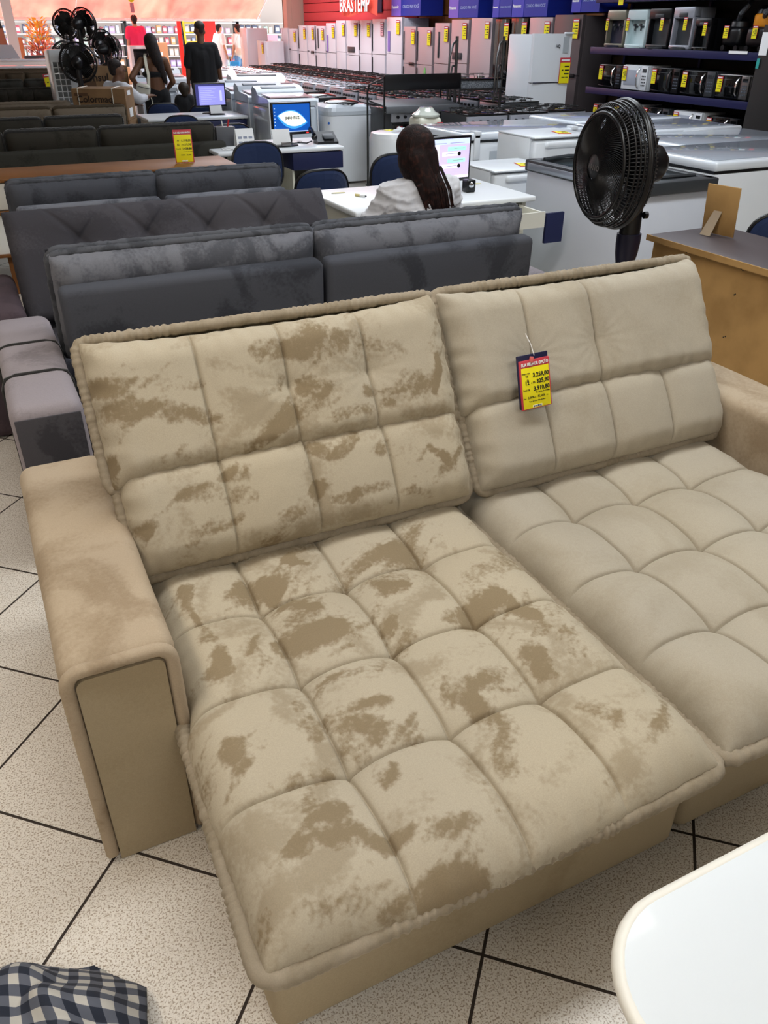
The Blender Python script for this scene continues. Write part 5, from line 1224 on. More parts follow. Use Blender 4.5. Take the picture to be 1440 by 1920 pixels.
# ------------------------------------------------------------------ fans
def fan(loc, rz, z, R, label, group=None, tilt=0, wires=110, base=True, depth=.15, pole_from=0, m=None, brand=False, lattice=True):
    """head at height z, facing local -Y"""
    m = m or m_black
    t = thing('pedestal_fan' if base else 'table_fan', label, 'fan', loc, rz, group)
    M = Matrix.Translation((0, 0, z)) @ Matrix.Rotation(tilt, 4, 'X') @ Matrix.Rotation(PI/2, 4, 'X')   # local z -> -Y (front)
    d = depth
    mb = MB(); q = max(.0018, R*.0095)
    for k in range(wires):
        a = 2*PI*k/wires; P = []
        for s_ in range(9):
            u = s_/8; rr = R*(.20+.62*u); an = a+.75*(1-u)**1.3; P.append((rr*math.cos(an), rr*math.sin(an), d*(.62-.10*u**2)+.01*(1-u)))
        mb.tube(P, q, 4, cap=False, mtx=M)
    mb.build('front_spiral_grille', m, t, ang=2)
    mb = MB(); n2 = int(wires*.9)
    for k in range(n2):
        a = 2*PI*k/n2; c, s_ = math.cos(a), math.sin(a)
        mb.tube([(R*.83*c, R*.83*s_, d*.52), (R*.95*c, R*.95*s_, d*.38), (R*1.0*c, R*1.0*s_, d*.02)], q, 4, cap=False, mtx=M)
    for rr, zz in ((.82, .54), (.895, .48), (.96, .36), (.98, .26), (.99, .16)): mb.tube([(R*rr*math.cos(a), R*rr*math.sin(a), d*zz) for a in [2*PI*k/56 for k in range(56)]], q*1.8 if rr > .83 else q*3.6, 5, closed=True, mtx=M)
    mb.build('front_cage_side', m, t, ang=2)
    mb = MB()
    for rr, zz, th in ((1.0, 0.0, .016), (1.0, .05, .012)): mb.tube([(R*rr*math.cos(a), R*rr*math.sin(a), d*zz) for a in [2*PI*k/64 for k in range(64)]], R*.045 if zz == 0 else R*.03, 8, closed=True, mtx=M)
    mb.build('clamp_ring', m, t, ang=2)
    mb = MB()
    for k in range(n2):
        a = 2*PI*k/n2; c, s_ = math.cos(a), math.sin(a)
        mb.tube([(R*.99*c, R*.99*s_, -d*.02), (R*.9*c, R*.9*s_, -d*.26), (R*.62*c, R*.62*s_, -d*.40), (R*.28*math.cos(a+.2), R*.28*math.sin(a+.2), -d*.42)], q, 4, cap=False, mtx=M)
    for rr, zz in ((.95, -.16), (.62, -.4), (.3, -.42)): mb.tube([(R*rr*math.cos(a), R*rr*math.sin(a), d*zz) for a in [2*PI*k/48 for k in range(48)]], q*1.5, 5, closed=True, mtx=M)
    mb.build('rear_cage', m, t, ang=2)
    MB().lathe([(0, .70*d), (R*.1, .69*d), (R*.19, .66*d), (R*.215, .62*d), (R*.215, .58*d)][::-1], 28, M).build('hub_badge', m_dgrey if brand else m, t)
    for k in range(5):
        a0 = 2*PI*k/5; P = []
        for i in range(7):
            rr = R*(.14+.70*i/6); row = []
            for j in range(6):
                w_ = (.60+.42*math.sin(PI*min(1, i/6+.15)))*(j/5-.5)*1.6; an = a0+w_+.25*i/6; row.append(M @ Vector((rr*math.cos(an), rr*math.sin(an), d*(.12+.30*(j/5-.5)))))
            P.append(row)
        MB().surf(P).build('blade', m, t, ang=2)
    MB().lathe([(R*.17, -.05*d), (R*.17, .3*d), (R*.08, .42*d), (0, .44*d)], 20, M).build('blade_hub', m, t)
    MB().lathe([(0, -1.30*d), (R*.16, -1.27*d), (R*.27, -1.1*d), (R*.32, -.7*d), (R*.32, -.4*d)], 24, M, sy=1.1).build('motor_housing', m, t)
    MB().cyl((0, d*.95, z+R*.28), (0, d*.95, z+R*.42), R*.03, R*.05, 10).build('oscillation_knob', m, t)
    yb = d*.62
    if base:
        mb = MB(); prof = [(R*.13, z-R*.2), (R*.15, z-R*.5), (R*.17, z-R*1.15)]
        mb.lathe([(a, b) for a, b in prof][::-1], 20, T(0, yb, 0), sx=.9, sy=1.15); mb.build('neck', m, t)
        MB().lathe([(R*.10, z-R*2.15), (R*.12, z-R*1.9), (R*.20, z-R*1.5), (R*.215, z-R*1.32), (R*.215, z-R*1.15), (R*.18, z-R*1.15)], 20, T(0, yb, 0), sx=.9, sy=1.05).build('collar', mat('navy_black_plastic', '14142C', .4), t)
        MB().cyl((R*.13, yb+R*.15, z-R*.82), (R*.13, yb+R*.22, z-R*.82), R*.06, n=12).build('speed_dial', m, t)
        MB().cyl((0, yb, pole_from+.04), (0, yb, z-R*2.1), .017, n=12).build('pole', m, t)
        MB().lathe([(R*.75, 0), (R*.75, .012), (R*.6, .03), (R*.15, .05), (.03, .06)], 32, T(0, yb, pole_from)).build('base', m, t)
    else:
        MB().cyl((0, yb, pole_from+.02), (0, yb, z-R*.15), R*.11, R*.09, 12).build('neck', m, t)
        MB().lathe([(R*.6, 0), (R*.6, .015), (R*.3, .03), (.03, .04)], 24, T(0, yb*.6, pole_from)).build('base', m, t)
    if brand:
        text('badge_lettering', 'ARNO', R*.13, M @ T(-R*.14, -R*.05, d*.705), m_steel, t, bold=.0005)
        text('neck_lettering', 'ARNO', R*.13, face((.02, yb-.048, z-R*.62)), m_steel, t)
    return t
fan((2.635, 3.0, 0), -PI/2-.17, 1.168, .262, 'large black pedestal fan standing behind the beige sofa at the right', brand=True, depth=.185)
fan((1.49, 11.64, 0), PI-.25, 1.30, .215, 'black pedestal fan seen from behind beside the white air cooler', 'black fans at the back left', wires=54)
fan((1.88, 13.5, 0), 2.3, 1.70, .20, 'tallest black fan, its rim glowing red against the awning', 'black fans at the back left', wires=48)
fan((1.74, 14.2, 0), -.5, 1.70, .19, 'tall black fan half hidden behind the tallest fan', 'black fans at the back left', wires=40)
fan((1.48, 12.75, 0), .3, 1.33, .18, 'black fan behind and left of the nearest of the back fans', 'black fans at the back left', wires=40)
fan((2.06, 12.60, 0), 1.9, 1.41, .165, 'small black table fan on the farther cardboard carton', 'black fans at the back left', wires=40, base=False, pole_from=1.232)
fan((2.22, 14.3, 0), 2.6, 1.44, .20, 'fan with a thin wire guard between the tall fans and the small table fan', 'black fans at the back left', wires=30)
# air cooler
t = thing('air_cooler', 'white air cooler with a square grid of vents beside the fans', 'air cooler', (1.19, 11.9, 0), .05)
MB().bx(0, .36, 0, .34, .05, 1.43, .02).build('body', m_white, t)
mb = MB()
for i in range(3):
    for j in range(9): mb.bx(.03+i*.062, .03+i*.062+.05, -.004, 0, 1.30-j*.066-.055, 1.30-j*.066, .002)
mb.build('vent_grid', mat('vent_grey', '6C6F70', .6), t)
for x in (.05, .31): MB().ell((x, .05, .025), (.025, .025, .025), 8, 6).build('caster', m_rub, t); MB().ell((x, .28, .025), (.025, .025, .025), 8, 6).build('caster', m_rub, t)
# cartons
m_card = mat('brown_cardboard', '8C6C4A', .8, noise=('7E6041', 4, .4, .6))
def carton(loc, rz, w_, d, h, label, brand=None, straps=True, bs=.1, bx_=.5, bz_=.5):
    t = thing('cardboard_carton', label, 'box', loc, rz)
    MB().bx(0, w_, 0, d, 0, h, .004).build('carton', m_card, t, smooth=False)
    if straps:
        for x in (w_*.12, w_*.76): MB().tube([(x, -.003, 0), (x, -.003, h+.003), (x, d+.003, h+.003)], .006, 4).build('strap', mat('strap_white', 'CFC9BA', .5), t)
    if brand: text('brand_lettering', brand, bs, face((w_*bx_, -.006, h*bz_)), mat('print_dark_brown', '2E2118', .8), t, align='CENTER', bold=.002)
    mb = MB(); mb.bx(w_*.05, w_*.30, -.004, -.001, h*.78, h*.86); mb.bx(w_*.70, w_*.76, -.004, -.001, h*.1, h*.25); mb.bx(w_*.78, w_*.9, -.004, -.001, h*.55, h*.57); mb.build('print_marks', mat('print_brown', '5A402A', .8), t, smooth=False)
    mb = MB(); mb.bx(w_, w_+.003, d*.25, d*.62, h*.1, h*.38); mb.bx(w_, w_+.003, d*.25, d*.6, h*.78, h*.92); mb.build('shipping_labels', m_paper, t, smooth=False)
    return t
carton((1.27, 10.98, .72), -.42, .62, .40, .34, 'long brown carton with dark lettering on top of another carton', 'Colormaq', bs=.10, bx_=.42, bz_=.58)
carton((1.28, 11.0, 0), -.42, .62, .40, .718, 'brown carton under the one with dark lettering', None, False)
carton((1.58, 12.38, 0), 0, .62, .5, 1.23, 'tall brown carton behind the seated man, small fan on top', 'Consul', False, .13, .28, .86)

# ------------------------------------------------------------------ people
def blob(name, parts, m, parent, voxel=.012, smooth_it=4, mod=None):
    mb = MB()
    for p in parts:
        if p[0] == 'c': mb.cap(p[1], p[2], p[3], p[4] if len(p) > 4 else None)
        else: mb.ell(p[1], p[2], 16, 12, rot=p[3] if len(p) > 3 else None)
    me = bpy.data.meshes.new('src'); me.from_pydata(mb.v, [], mb.f); o = bpy.data.objects.new('src', me); COL.objects.link(o)
    r = o.modifiers.new('r', 'REMESH'); r.mode = 'VOXEL'; r.voxel_size = voxel
    s_ = o.modifiers.new('s', 'SMOOTH'); s_.iterations = smooth_it; s_.factor = .5
    dg = bpy.context.evaluated_depsgraph_get(); out = bpy.data.meshes.new_from_object(o.evaluated_get(dg))
    bpy.data.objects.remove(o); out.materials.clear(); out.materials.append(m); out.shade_smooth()
    if mod: mod(out)
    ob = bpy.data.objects.new(name, out); COL.objects.link(ob)
    if parent is not None: ob.parent = parent
    return ob
def hand(w_, d, side, s=1.0, curl=.3, thumb=None):
    """palm and five fingers from wrist point w_ along direction d"""
    d = Vector(d).normalized(); u, v = perp(d); w_ = Vector(w_); u = u*side
    out = [('c', w_, w_+d*.05*s, .022*s, .024*s), ('c', w_+u*.018*s+d*.02*s, w_+u*.02*s+d*.075*s, .017*s, .015*s), ('c', w_-u*.018*s+d*.02*s, w_-u*.02*s+d*.07*s, .017*s, .014*s)]
    for k, (off, ln) in enumerate(((.027, .062), (.009, .072), (-.009, .067), (-.026, .052))):
        a = w_+d*.075*s+u*off*s; b = a+(d*(1-curl*.4)+v*curl*.6).normalized()*ln*.5*s; c = b+(d*(1-curl)+v*curl*1.3).normalized()*ln*.5*s
        out += [('c', a, b, .0095*s, .0088*s), ('c', b, c, .0088*s, .0078*s)]
    a = w_+u*.024*s+d*.015*s; b = a+(d*.7+u*.7).normalized()*.035*s; c = b+(d+u*.25).normalized()*.03*s
    return out+[('c', a, b, .012*s, .0105*s), ('c', b, c, .0105*s, .009*s)]
def head(c, s=1.0, rz=0, neck=None):
    c = Vector(c); R3 = RZ(rz); f = lambda x, y, z: c+R3 @ Vector((x, y, z))*s
    q = [('e', f(0, -.008, .02), (.074*s, .090*s, .088*s), R3), ('e', f(0, .022, -.035), (.058*s, .066*s, .072*s), R3), ('e', f(0, .055, -.085), (.028*s, .028*s, .022*s), R3),
         ('c', f(0, .085, .0), f(0, .102, -.03), .010*s, .013*s), ('c', f(-.02, .078, -.06), f(.02, .078, -.06), .010*s), ('c', f(-.02, .075, -.07), f(.02, .075, -.07), .009*s),
         ('c', f(-.045, .066, .018), f(-.012, .082, .022), .010*s), ('c', f(.045, .066, .018), f(.012, .082, .022), .010*s)]
    for sx in (-1, 1): q += [('e', f(sx*.076, -.005, -.01), (.010*s, .02*s, .032*s), R3), ('e', f(sx*.032, .074, .003), (.013*s, .011*s, .009*s), R3)]
    if neck is not None: q += [('c', c+Vector((0, -.01, -.05))*s, neck, .052*s, .058*s)]
    return q
def limb(a, b, c, r): return [('c', a, b, r[0], r[1]), ('c', b, c, r[1], r[2])]
SK = {'tan': mat('skin_tan', '8A5E42', .55), 'brown': mat('skin_brown', '6E4A34', .55), 'light': mat('skin_light', 'C08E72', .55)}
m_hair = mat('black_hair', '171010', .7, noise=('2A1B16', 60, .45, .6))
def hair_strands(m):
    nt = m.node_tree; tc = nt.nodes.new('ShaderNodeTexCoord'); mp = nt.nodes.new('ShaderNodeMapping'); mp.inputs['Scale'].default_value = (160, 160, 9)
    n = nt.nodes.new('ShaderNodeTexNoise'); n.inputs['Scale'].default_value = 1; n.inputs['Detail'].default_value = 3; nt.links.new(tc.outputs['Object'], mp.inputs[0]); nt.links.new(mp.outputs[0], n.inputs['Vector'])
    b = nt.nodes.new('ShaderNodeBump'); b.inputs['Strength'].default_value = .9; b.inputs['Distance'].default_value = .006; nt.links.new(n.outputs['Fac'], b.inputs['Height']); nt.links.new(b.outputs[0], nt.nodes['Principled BSDF'].inputs['Normal']); return m
m_hairb = mat('dark_brown_hair', '1E1312', .68, noise=('3A211B', 40, .5, .7), spec=.2)
def person(label, loc, rz, J, skin, garments, hair=None, s=1.0, body_voxel=.012, group=None):
    """J: joint positions in the figure's own frame (facing +Y); a garment is (name, parts, material, voxel)"""
    t = thing('person', label, 'person', loc, rz, group)
    P = []
    P += head(J['head'], s, J.get('turn', 0), J['neck'])
    pel, ch = Vector(J['pelvis']), Vector(J['chest'])
    P += [('e', ch, (.135*s, .10*s, .15*s)), ('c', pel, ch, .125*s, .12*s), ('e', pel, (.15*s, .11*s, .11*s)), ('c', J['shL'], J['shR'], .046*s)]
    for k in 'LR':
        P += limb(J['sh'+k], J['el'+k], J['wr'+k], (.05*s, .039*s, .026*s))
        wd = Vector(J['wr'+k])-Vector(J['el'+k]); P += hand(J['wr'+k], J.get('hd'+k, wd), 1 if k == 'R' else -1, s, J.get('curl', .3))
        P += limb(J['hip'+k], J['kn'+k], J['an'+k], (.085*s, .058*s, .038*s)); a = Vector(J['an'+k])
        fd = Vector(J.get('foot', (0, 1, 0))); P += [('c', a+Vector((0, 0, -.04)), a+fd*.13*s+Vector((0, 0, -.05)), .035*s, .026*s)]
    blob('body', P, skin, t, body_voxel)
    for g in garments: blob(g[0], g[1], g[2], t, g[3] if len(g) > 3 else .014)
    if hair: blob('hair', hair[0], hair[1], t, hair[2] if len(hair) > 2 else .012)
    return t
def stand_J(H=1.7, **kw):
    k = H/1.7; V3 = lambda x, y, z: (x*k, y*k, z*k)
    J = dict(head=V3(0, .01, 1.585), neck=V3(0, -.01, 1.42), chest=V3(0, 0, 1.25), pelvis=V3(0, 0, .96), shL=V3(-.17, -.01, 1.39), shR=V3(.17, -.01, 1.39), elL=V3(-.22, -.03, 1.12), elR=V3(.22, -.03, 1.12),
             wrL=V3(-.24, .04, .87), wrR=V3(.24, .04, .87), hipL=V3(-.085, 0, .92), hipR=V3(.085, 0, .92), knL=V3(-.10, .02, .5), knR=V3(.10, .02, .5), anL=V3(-.10, -.02, .085), anR=V3(.10, -.02, .085))
    J.update(kw); return J
def shirt(J, s=1.0, sleeve=.6, grow=.016, hem=None, loose=0):
    pel, ch = Vector(J['pelvis']), Vector(J['chest']); P = [('c', Vector((sx*.095*s, 0, 0))+ch+Vector((0, 0, .08*s)), Vector((sx*.07*s, 0, 0))+(pel+(ch-pel)*.1 if hem is None else Vector(hem)), (.080+grow)*s, (.082+grow+loose)*s) for sx in (-1, 1)]
    P += [('e', ch, ((.140+grow)*s, (.100+grow)*s, .16*s)), ('c', pel+(ch-pel)*.1 if hem is None else Vector(hem), ch, (.095+grow+loose)*s, (.105+grow)*s), ('c', J['shL'], J['shR'], (.046+grow)*s), ('c', Vector(J['neck'])-Vector((0, 0, .035)), Vector(J['neck']), (.062+grow)*s, .054*s)]
    for k in 'LR': P.append(('c', Vector(J['neck'])-Vector((0, 0, .05*s)), J['sh'+k], (.055+grow)*s, (.044+grow)*s))
    for k in 'LR':
        a, b, c = Vector(J['sh'+k]), Vector(J['el'+k]), Vector(J['wr'+k])
        if sleeve <= 1: P.append(('c', a, a+(b-a)*sleeve, (.046+grow)*s, (.046+grow+loose*.3)*s))
        else: P += limb(a, b, b+(c-b)*(sleeve-1), ((.050+grow)*s, (.040+grow+loose*.3)*s, (.030+grow*.7)*s))
    return P
def trousers(J, s=1.0, grow=.014, ln=1.0, flare=0):
    P = [('e', J['pelvis'], ((.152+grow)*s, (.115+grow)*s, .12*s))]
    for k in 'LR':
        a, b, c = Vector(J['hip'+k]), Vector(J['kn'+k]), Vector(J['an'+k]); P += limb(a, b, b+(c-b)*ln, ((.09+grow)*s, (.062+grow)*s, (.044+grow+flare)*s))
    return P
def shoes(J, s=1.0):
    P = []
    for k in 'LR': a = Vector(J['an'+k]); fd = Vector(J.get('foot', (0, 1, 0))); P.append(('c', a+Vector((0, 0, -.045)), a+fd*.14*s+Vector((0, 0, -.05)), .040*s, .032*s))
    return P
m_wsh = mat('white_shirt_fabric', 'CFCFD4', .85, sheen=.2, bump=1.0, bscale=7)
m_blk = mat('black_fabric', '0F0F12', .9, sheen=.1)
hair_strands(m_hair); hair_strands(m_hairb)
# --- the woman at the near desk, seen from behind, seated
H0 = Vector((2.315, 4.335, 0))
J = dict(head=(0, .03, 1.085), neck=(.01, -.01, .945), chest=(.02, -.02, .77), pelvis=(.03, -.03, .50), shL=(-.165, -.005, .875), shR=(.225, .005, .875), elL=(-.275, .10, .655), elR=(.315, .08, .655),
         wrL=(-.16, .30, .71), wrR=(.17, .32, .71), hdL=(.3, 1, 0), hdR=(-.2, 1, 0), hipL=(-.07, .02, .50), hipR=(.12, .02, .50), knL=(-.1, .42, .50), knR=(.15, .42, .50), anL=(-.1, .38, .09), anR=(.15, .38, .09), turn=.12)
sh = shirt(J, 1.0, 1.78, .022, None, .01)+[('e', (.02, -.04, .70), (.19, .145, .16)), ('c', (.015, -.045, .86), (.02, -.05, .62), .10, .12), ('c', (-.12, -.02, .86), (-.10, -.03, .62), .085, .10), ('c', (.15, -.02, .86), (.13, -.03, .62), .085, .10)]
hr = [('e', (0, .012, 1.12), (.112, .118, .112)), ('e', (-.005, -.02, 1.05), (.112, .10, .13)), ('c', (-.03, -.06, 1.06), (.02, -.115, .90), .072, .058), ('c', (.02, -.115, .90), (.055, -.145, .74), .055, .018),
      ('c', (.05, -.05, 1.08), (.085, -.115, .88), .055, .030), ('c', (-.075, .02, 1.05), (-.06, .01, .96), .032, .014), ('c', (.08, .02, 1.06), (.095, -.04, .93), .032, .018)]
for k in range(16):
    a = .075+.008*(k % 8)+.004*(k//8); hr.append(('c', (.07, -.05, 1.05-.01*(k % 3)), (a*.9, -.12, .92), .006, .005)); hr.append(('c', (a*.9, -.12, .92), (a*1.02+.006*(k % 4), -.13-.003*k, .80-.02*(k*5 % 7)), .005, .0028))
for k in range(22):
    hr.append(('c', (-.06+.008*k, -.14, .93), (-.0+.0055*k, -.155, .78+.015*((k*7) % 5)), .010, .0045))
person('person with long dark hair and white long-sleeved shirt seated at the near desk', H0, 0, J, SK['tan'], [('shirt', sh, m_wsh, .010), ('trousers', trousers(J), m_blk, .016), ('shoes', shoes(J), m_blk, .014)], (hr, m_hairb, .0045))
for o in list(COL.objects):
    if o.name == 'shirt' and o.parent and 'near desk' in o.parent.get('label', ''):
        me = o.data; n = len(me.vertices); co = np.empty(n*3); me.vertices.foreach_get('co', co); co = co.reshape(-1, 3); nr = np.empty(n*3); me.vertices.foreach_get('normal', nr); nr = nr.reshape(-1, 3)
        a = fbm(co[:, 0]*9+co[:, 2]*7, co[:, 2]*16-co[:, 0]*5, 77); rdg = 1-np.abs(2*a-1); co += nr*(.020*(rdg**3)[:, None]-.006)
        me.vertices.foreach_set('co', co.reshape(-1)); me.update()
        WOMAN = o.parent
rs_ = np.random.RandomState(3); mb = MB()
for k in range(60):
    a = rs_.rand(); x0, x1, x2 = -.02+.13*a, .0+.15*a, .025+.14*a+.02*rs_.rand(); e = .70+.14*abs(a-.35)+.05*rs_.rand()
    mb.tube([(x0, -.10, 1.02), (x1, -.155-.01*rs_.rand(), .90), ((x1+x2)/2, -.165-.01*rs_.rand(), .82), (x2, -.168-.012*rs_.rand(), e)], [.004, .0035, .0028, .0008], 5)
mb.build('loose_strands', m_hairb, WOMAN, ang=3)
# --- standing woman with crop top, hand on hip
J = stand_J(1.59, elL=(-.36, -.12, 1.10), wrL=(-.24, .02, .965), shL=(-.16, -.01, 1.285), shR=(.16, -.01, 1.285), hdL=(.8, .55, -.2), turn=.2, elR=(.235, -.03, 1.03), wrR=(.20, .14, .93))
top = [('c', (-.09, -.005, 1.13), (.09, -.005, 1.13), .115)]
topb = [('e', (0, 0, 1.13), (.172, .146, .050)), ('e', (0, 0, 1.115), (.168, .143, .045))]
hr = [('e', (0, .0, 1.515), (.088, .10, .095)), ('c', (0, -.045, 1.48), (.035, -.09, 1.28), .078, .075), ('c', (.035, -.09, 1.28), (.105, -.115, 1.03), .072, .028), ('c', (-.05, -.03, 1.48), (-.04, -.06, 1.36), .05, .03)]
w_ = person('person standing with long black hair, black crop top and trousers, hand on hip', (2.56, 12.42, 0), .12, J, SK['brown'], [('crop_top', topb, m_blk, .010), ('trousers', trousers(J, .96, .022), m_blk, .016), ('shoes', shoes(J), m_blk, .014)], (hr, m_hair))
t = thing('handbag', 'cream shoulder bag with wide strap carried by the person with the crop top', 'bag', (2.33, 12.20, 0))
MB().box((0, 0, .93), (.19, .10, .20), .045, 3, rot=RZ(-.5) @ RY(.2)).build('bag_body', mat('cream_leather', 'CFCBBB', .5), t)
MB().tube([(-.07, -.05, 1.0), (.0, -.072, .985), (.07, -.10, .97)], .004, 5).build('zip', m_dgrey, t)
mb = MB()
sp = [(.085, .0, .98), (.105, .02, 1.12), (.10, .06, 1.24), (.11, .12, 1.345), (.14, .22, 1.37)]
P = [[(p[0]-.019, p[1], p[2]), (p[0]+.019, p[1]+.004, p[2])] for p in sp]; Q = [[(p[0]-.019, p[1]-.005, p[2]), (p[0]+.019, p[1]-.001, p[2])] for p in sp]
mb.surf(P); mb.surf(Q, True); mb.build('strap', mat('cream_strap', 'D8D3C0', .6), t)
MB().cyl((.09, -.04, .86), (.10, -.05, .78), .006, n=6).build('hanging_strap', mat('cream_strap', 'D8D3C0', .6), t); MB().ell((.10, -.05, .76), (.03, .03, .03)).build('tassel', mat('cream_strap', 'D8D3C0', .6), t)
# --- man in black tee
J = stand_J(1.74, turn=-.35, elL=(-.225, -.02, 1.14), wrL=(-.235, .06, .90), elR=(.225, -.02, 1.14), wrR=(.25, .04, .88), shL=(-.165, -.01, 1.42), shR=(.165, -.01, 1.42))
hr = [('e', (0, -.008, 1.688), (.079, .094, .066)), ('c', (0, -.03, 1.66), (0, -.035, 1.635), .062, .055)]
person('person standing with short hair, black T-shirt and a thin necklace, seen from behind', (3.42, 13.1, 0), -.1, J, SK['brown'], [('t_shirt', shirt(J, 1.05, .72, .022, (0, 0, .93), .02), m_blk, .012), ('trousers', trousers(J, 1.0, .02), mat('grey_trousers', '8C8C8E', .85), .016), ('shoes', shoes(J), m_blk, .014)], (hr, mat('short_dark_hair', '2C1F18', .6)))
# --- seated seller in white
J = dict(head=(0, .03, 1.195), neck=(0, -.02, 1.06), chest=(0, -.03, .88), pelvis=(0, -.05, .60), shL=(-.17, -.03, 1.01), shR=(.17, -.03, 1.01), elL=(-.23, .06, .80), elR=(.24, .12, .88), wrL=(-.10, .24, .80), wrR=(.16, .34, .90), hipL=(-.09, 0, .58), hipR=(.09, 0, .58), knL=(-.12, .34, .56), knR=(.12, .34, .56), anL=(-.12, .28, .09), anR=(.12, .28, .09), turn=.1)
hr = [('e', (0, -.012, 1.268), (.080, .094, .066)), ('c', (0, -.04, 1.23), (0, -.045, 1.19), .064, .05)]
t = person('person in a white shirt and glasses seated between the cartons, facing right', (1.96, 11.85, 0), -1.15, J, SK['brown'], [('shirt', shirt(J, 1.0, 1.55, .024, None, .01), m_wsh, .012), ('trousers', trousers(J), m_blk, .016), ('shoes', shoes(J), m_blk, .014)], (hr, m_hair))
mb = MB()
for x in (-.032, .032): mb.tube([(x+.024*math.cos(a), .118, 1.2+.02*math.sin(a)) for a in [2*PI*k/14 for k in range(14)]], .003, 5, closed=True)
mb.tube([(-.056, .118, 1.2), (-.08, .03, 1.2)], .003, 5); mb.tube([(.056, .118, 1.2), (.08, .03, 1.2)], .003, 5); mb.build('glasses', m_ink, t)
t = thing('stool', 'dark stool under the seated person in white', 'stool', (1.92, 11.85, 0)); MB().lathe([(.16, .455), (.17, .47), (.17, .49), (0, .50)], 20).build('seat', m_navyf, t); MB().cyl((0, 0, .02), (0, 0, .46), .025, n=8).build('column', m_black, t); MB().lathe([(.2, 0), (.2, .015), (.05, .03)], 16).build('base', m_black, t)
# --- child in dark clothes
J = stand_J(.98, elR=(.13, .06, .66), wrR=(.12, .10, .78), hdR=(0, .1, 1), shL=(-.10, 0, .77), shR=(.10, 0, .77), turn=.4)
person('small child in dark clothes with one finger raised, beside the person with the crop top', (3.0, 12.15+.55, 0), 0, J, SK['brown'], [('top', shirt(J, .76, 1.5, .02), m_blk, .010), ('trousers', trousers(J, .74, .015), m_blk, .012), ('shoes', shoes(J, .6), m_blk, .012)], ([('e', (0, -.005, .935), (.080, .09, .078)), ('c', (0, -.03, .92), (0, -.035, .87), .06, .05)], mat('brown_hair_child', '2E2418', .6)), s=.72)
# --- passers-by in the street
def walker(label, x, y, H, rz, shirt_c, leg_c, hairm, skin='light', dress=False, cap=None, sleeve=.6, kw={}):
    J = stand_J(H, **kw); k = H/1.7; hz = J['head'][2]
    G = [('shirt', shirt(J, k, sleeve, .025, (0, 0, .93*k) if not dress else (0, 0, .72*k), .02 if not dress else .05), mat('cloth_'+shirt_c, shirt_c, .85), .018), ('trousers', trousers(J, k, .018), mat('cloth_'+leg_c, leg_c, .85), .02), ('shoes', shoes(J, k), m_rub, .018)]
    hr = [('e', (0, -.012, hz+.035), (.083*k, .097*k, .085*k)), ('c', (0, -.04, hz), (0, -.05, hz-.05), .065*k, .05*k)]
    t = person(label, (x, y, 0), rz, J, SK[skin], G, (hr, hairm), s=k, body_voxel=.018)
    if cap: MB().lathe([(.088, 0), (.088, .03), (.06, .07), (0, .085)], 16, T(0, -.01, hz+.04)).build('cap_crown', mat('pink_cap', 'D8506A', .7), t); MB().ell((0, .1, hz+.045), (.06, .06, .008)).build('cap_brim', mat('pink_cap', 'D8506A', .7), t)
    return t
walker('person outside in a bright pink shirt and light trousers, seen from behind', 5.1, 26.6, 1.94, .1, 'E8346A', 'C9C4CC', m_hair)
walker('person outside in a white blouse and light blue jeans', 8.2, 27.0, 1.73, .5, 'EFE9E2', '7FA8CC', m_hair)
t = thing('shopping_bag', 'bright blue shopping bag held by the person in the white blouse', 'bag', (7.98, 26.8, 0)); MB().box((0, 0, .58), (.3, .12, .38), .04, 3).build('bag_body', mat('sky_blue_plastic', '2E9BE0', .4), t); MB().tube([(-.08, 0, .76), (0, 0, .90), (.08, 0, .76)], .01, 6).build('handle', mat('sky_blue_plastic', '2E9BE0', .4), t)
t = thing('handbag', 'pale round handbag worn by the person in the white blouse', 'bag', (8.14, 26.78, 0)); MB().ell((0, 0, 1.02), (.13, .07, .10)).build('bag_body', mat('pale_bag', 'E8DCC8', .5), t); MB().tube([(-.1, 0, 1.08), (-.05, .05, 1.3), (.03, .1, 1.42)], .008, 5).build('strap', mat('pale_bag', 'E8DCC8', .5), t)
walker('person outside in a loose white dress, turned to the side', 7.72, 27.3, 1.74, -1.2, 'F2EEEE', 'E9C9B8', m_hair, dress=True)
walker('small person outside wearing a pink cap', 3.85, 24.6, 1.49, 1.2, 'F0D8D8', 'C9B6B6', m_hair, cap=True)

# ------------------------------------------------------------------ shopfront, street and the shop across it
def awning_mat():
    m = bpy.data.materials.new('salmon_awning'); m.use_nodes = True; N = m.node_tree.nodes; L = m.node_tree.links
    for n in list(N): N.remove(n)
    o = N.new('ShaderNodeOutputMaterial'); mx = N.new('ShaderNodeMixShader'); d = N.new('ShaderNodeBsdfDiffuse'); tr = N.new('ShaderNodeBsdfTranslucent'); mx.inputs[0].default_value = .72
    tc = N.new('ShaderNodeTexCoord'); n = N.new('ShaderNodeTexNoise'); n.inputs['Scale'].default_value = 1.2; n.inputs['Detail'].default_value = 3; L.new(tc.outputs['Object'], n.inputs['Vector'])
    r = N.new('ShaderNodeValToRGB'); e = r.color_ramp.elements; e[0].position = .3; e[1].position = .7; e[0].color = lin('DC5C54'); e[1].color = lin('E87C6C'); L.new(n.outputs['Fac'], r.inputs['Fac'])
    L.new(r.outputs['Color'], d.inputs['Color']); L.new(r.outputs['Color'], tr.inputs['Color']); L.new(d.outputs[0], mx.inputs[1]); L.new(tr.outputs[0], mx.inputs[2]); L.new(mx.outputs[0], o.inputs[0]); return m
t = thing('awning', 'salmon red fabric awning with a white front bar across the shop entrance', 'awning', (0, 25.6, 0))
P = []
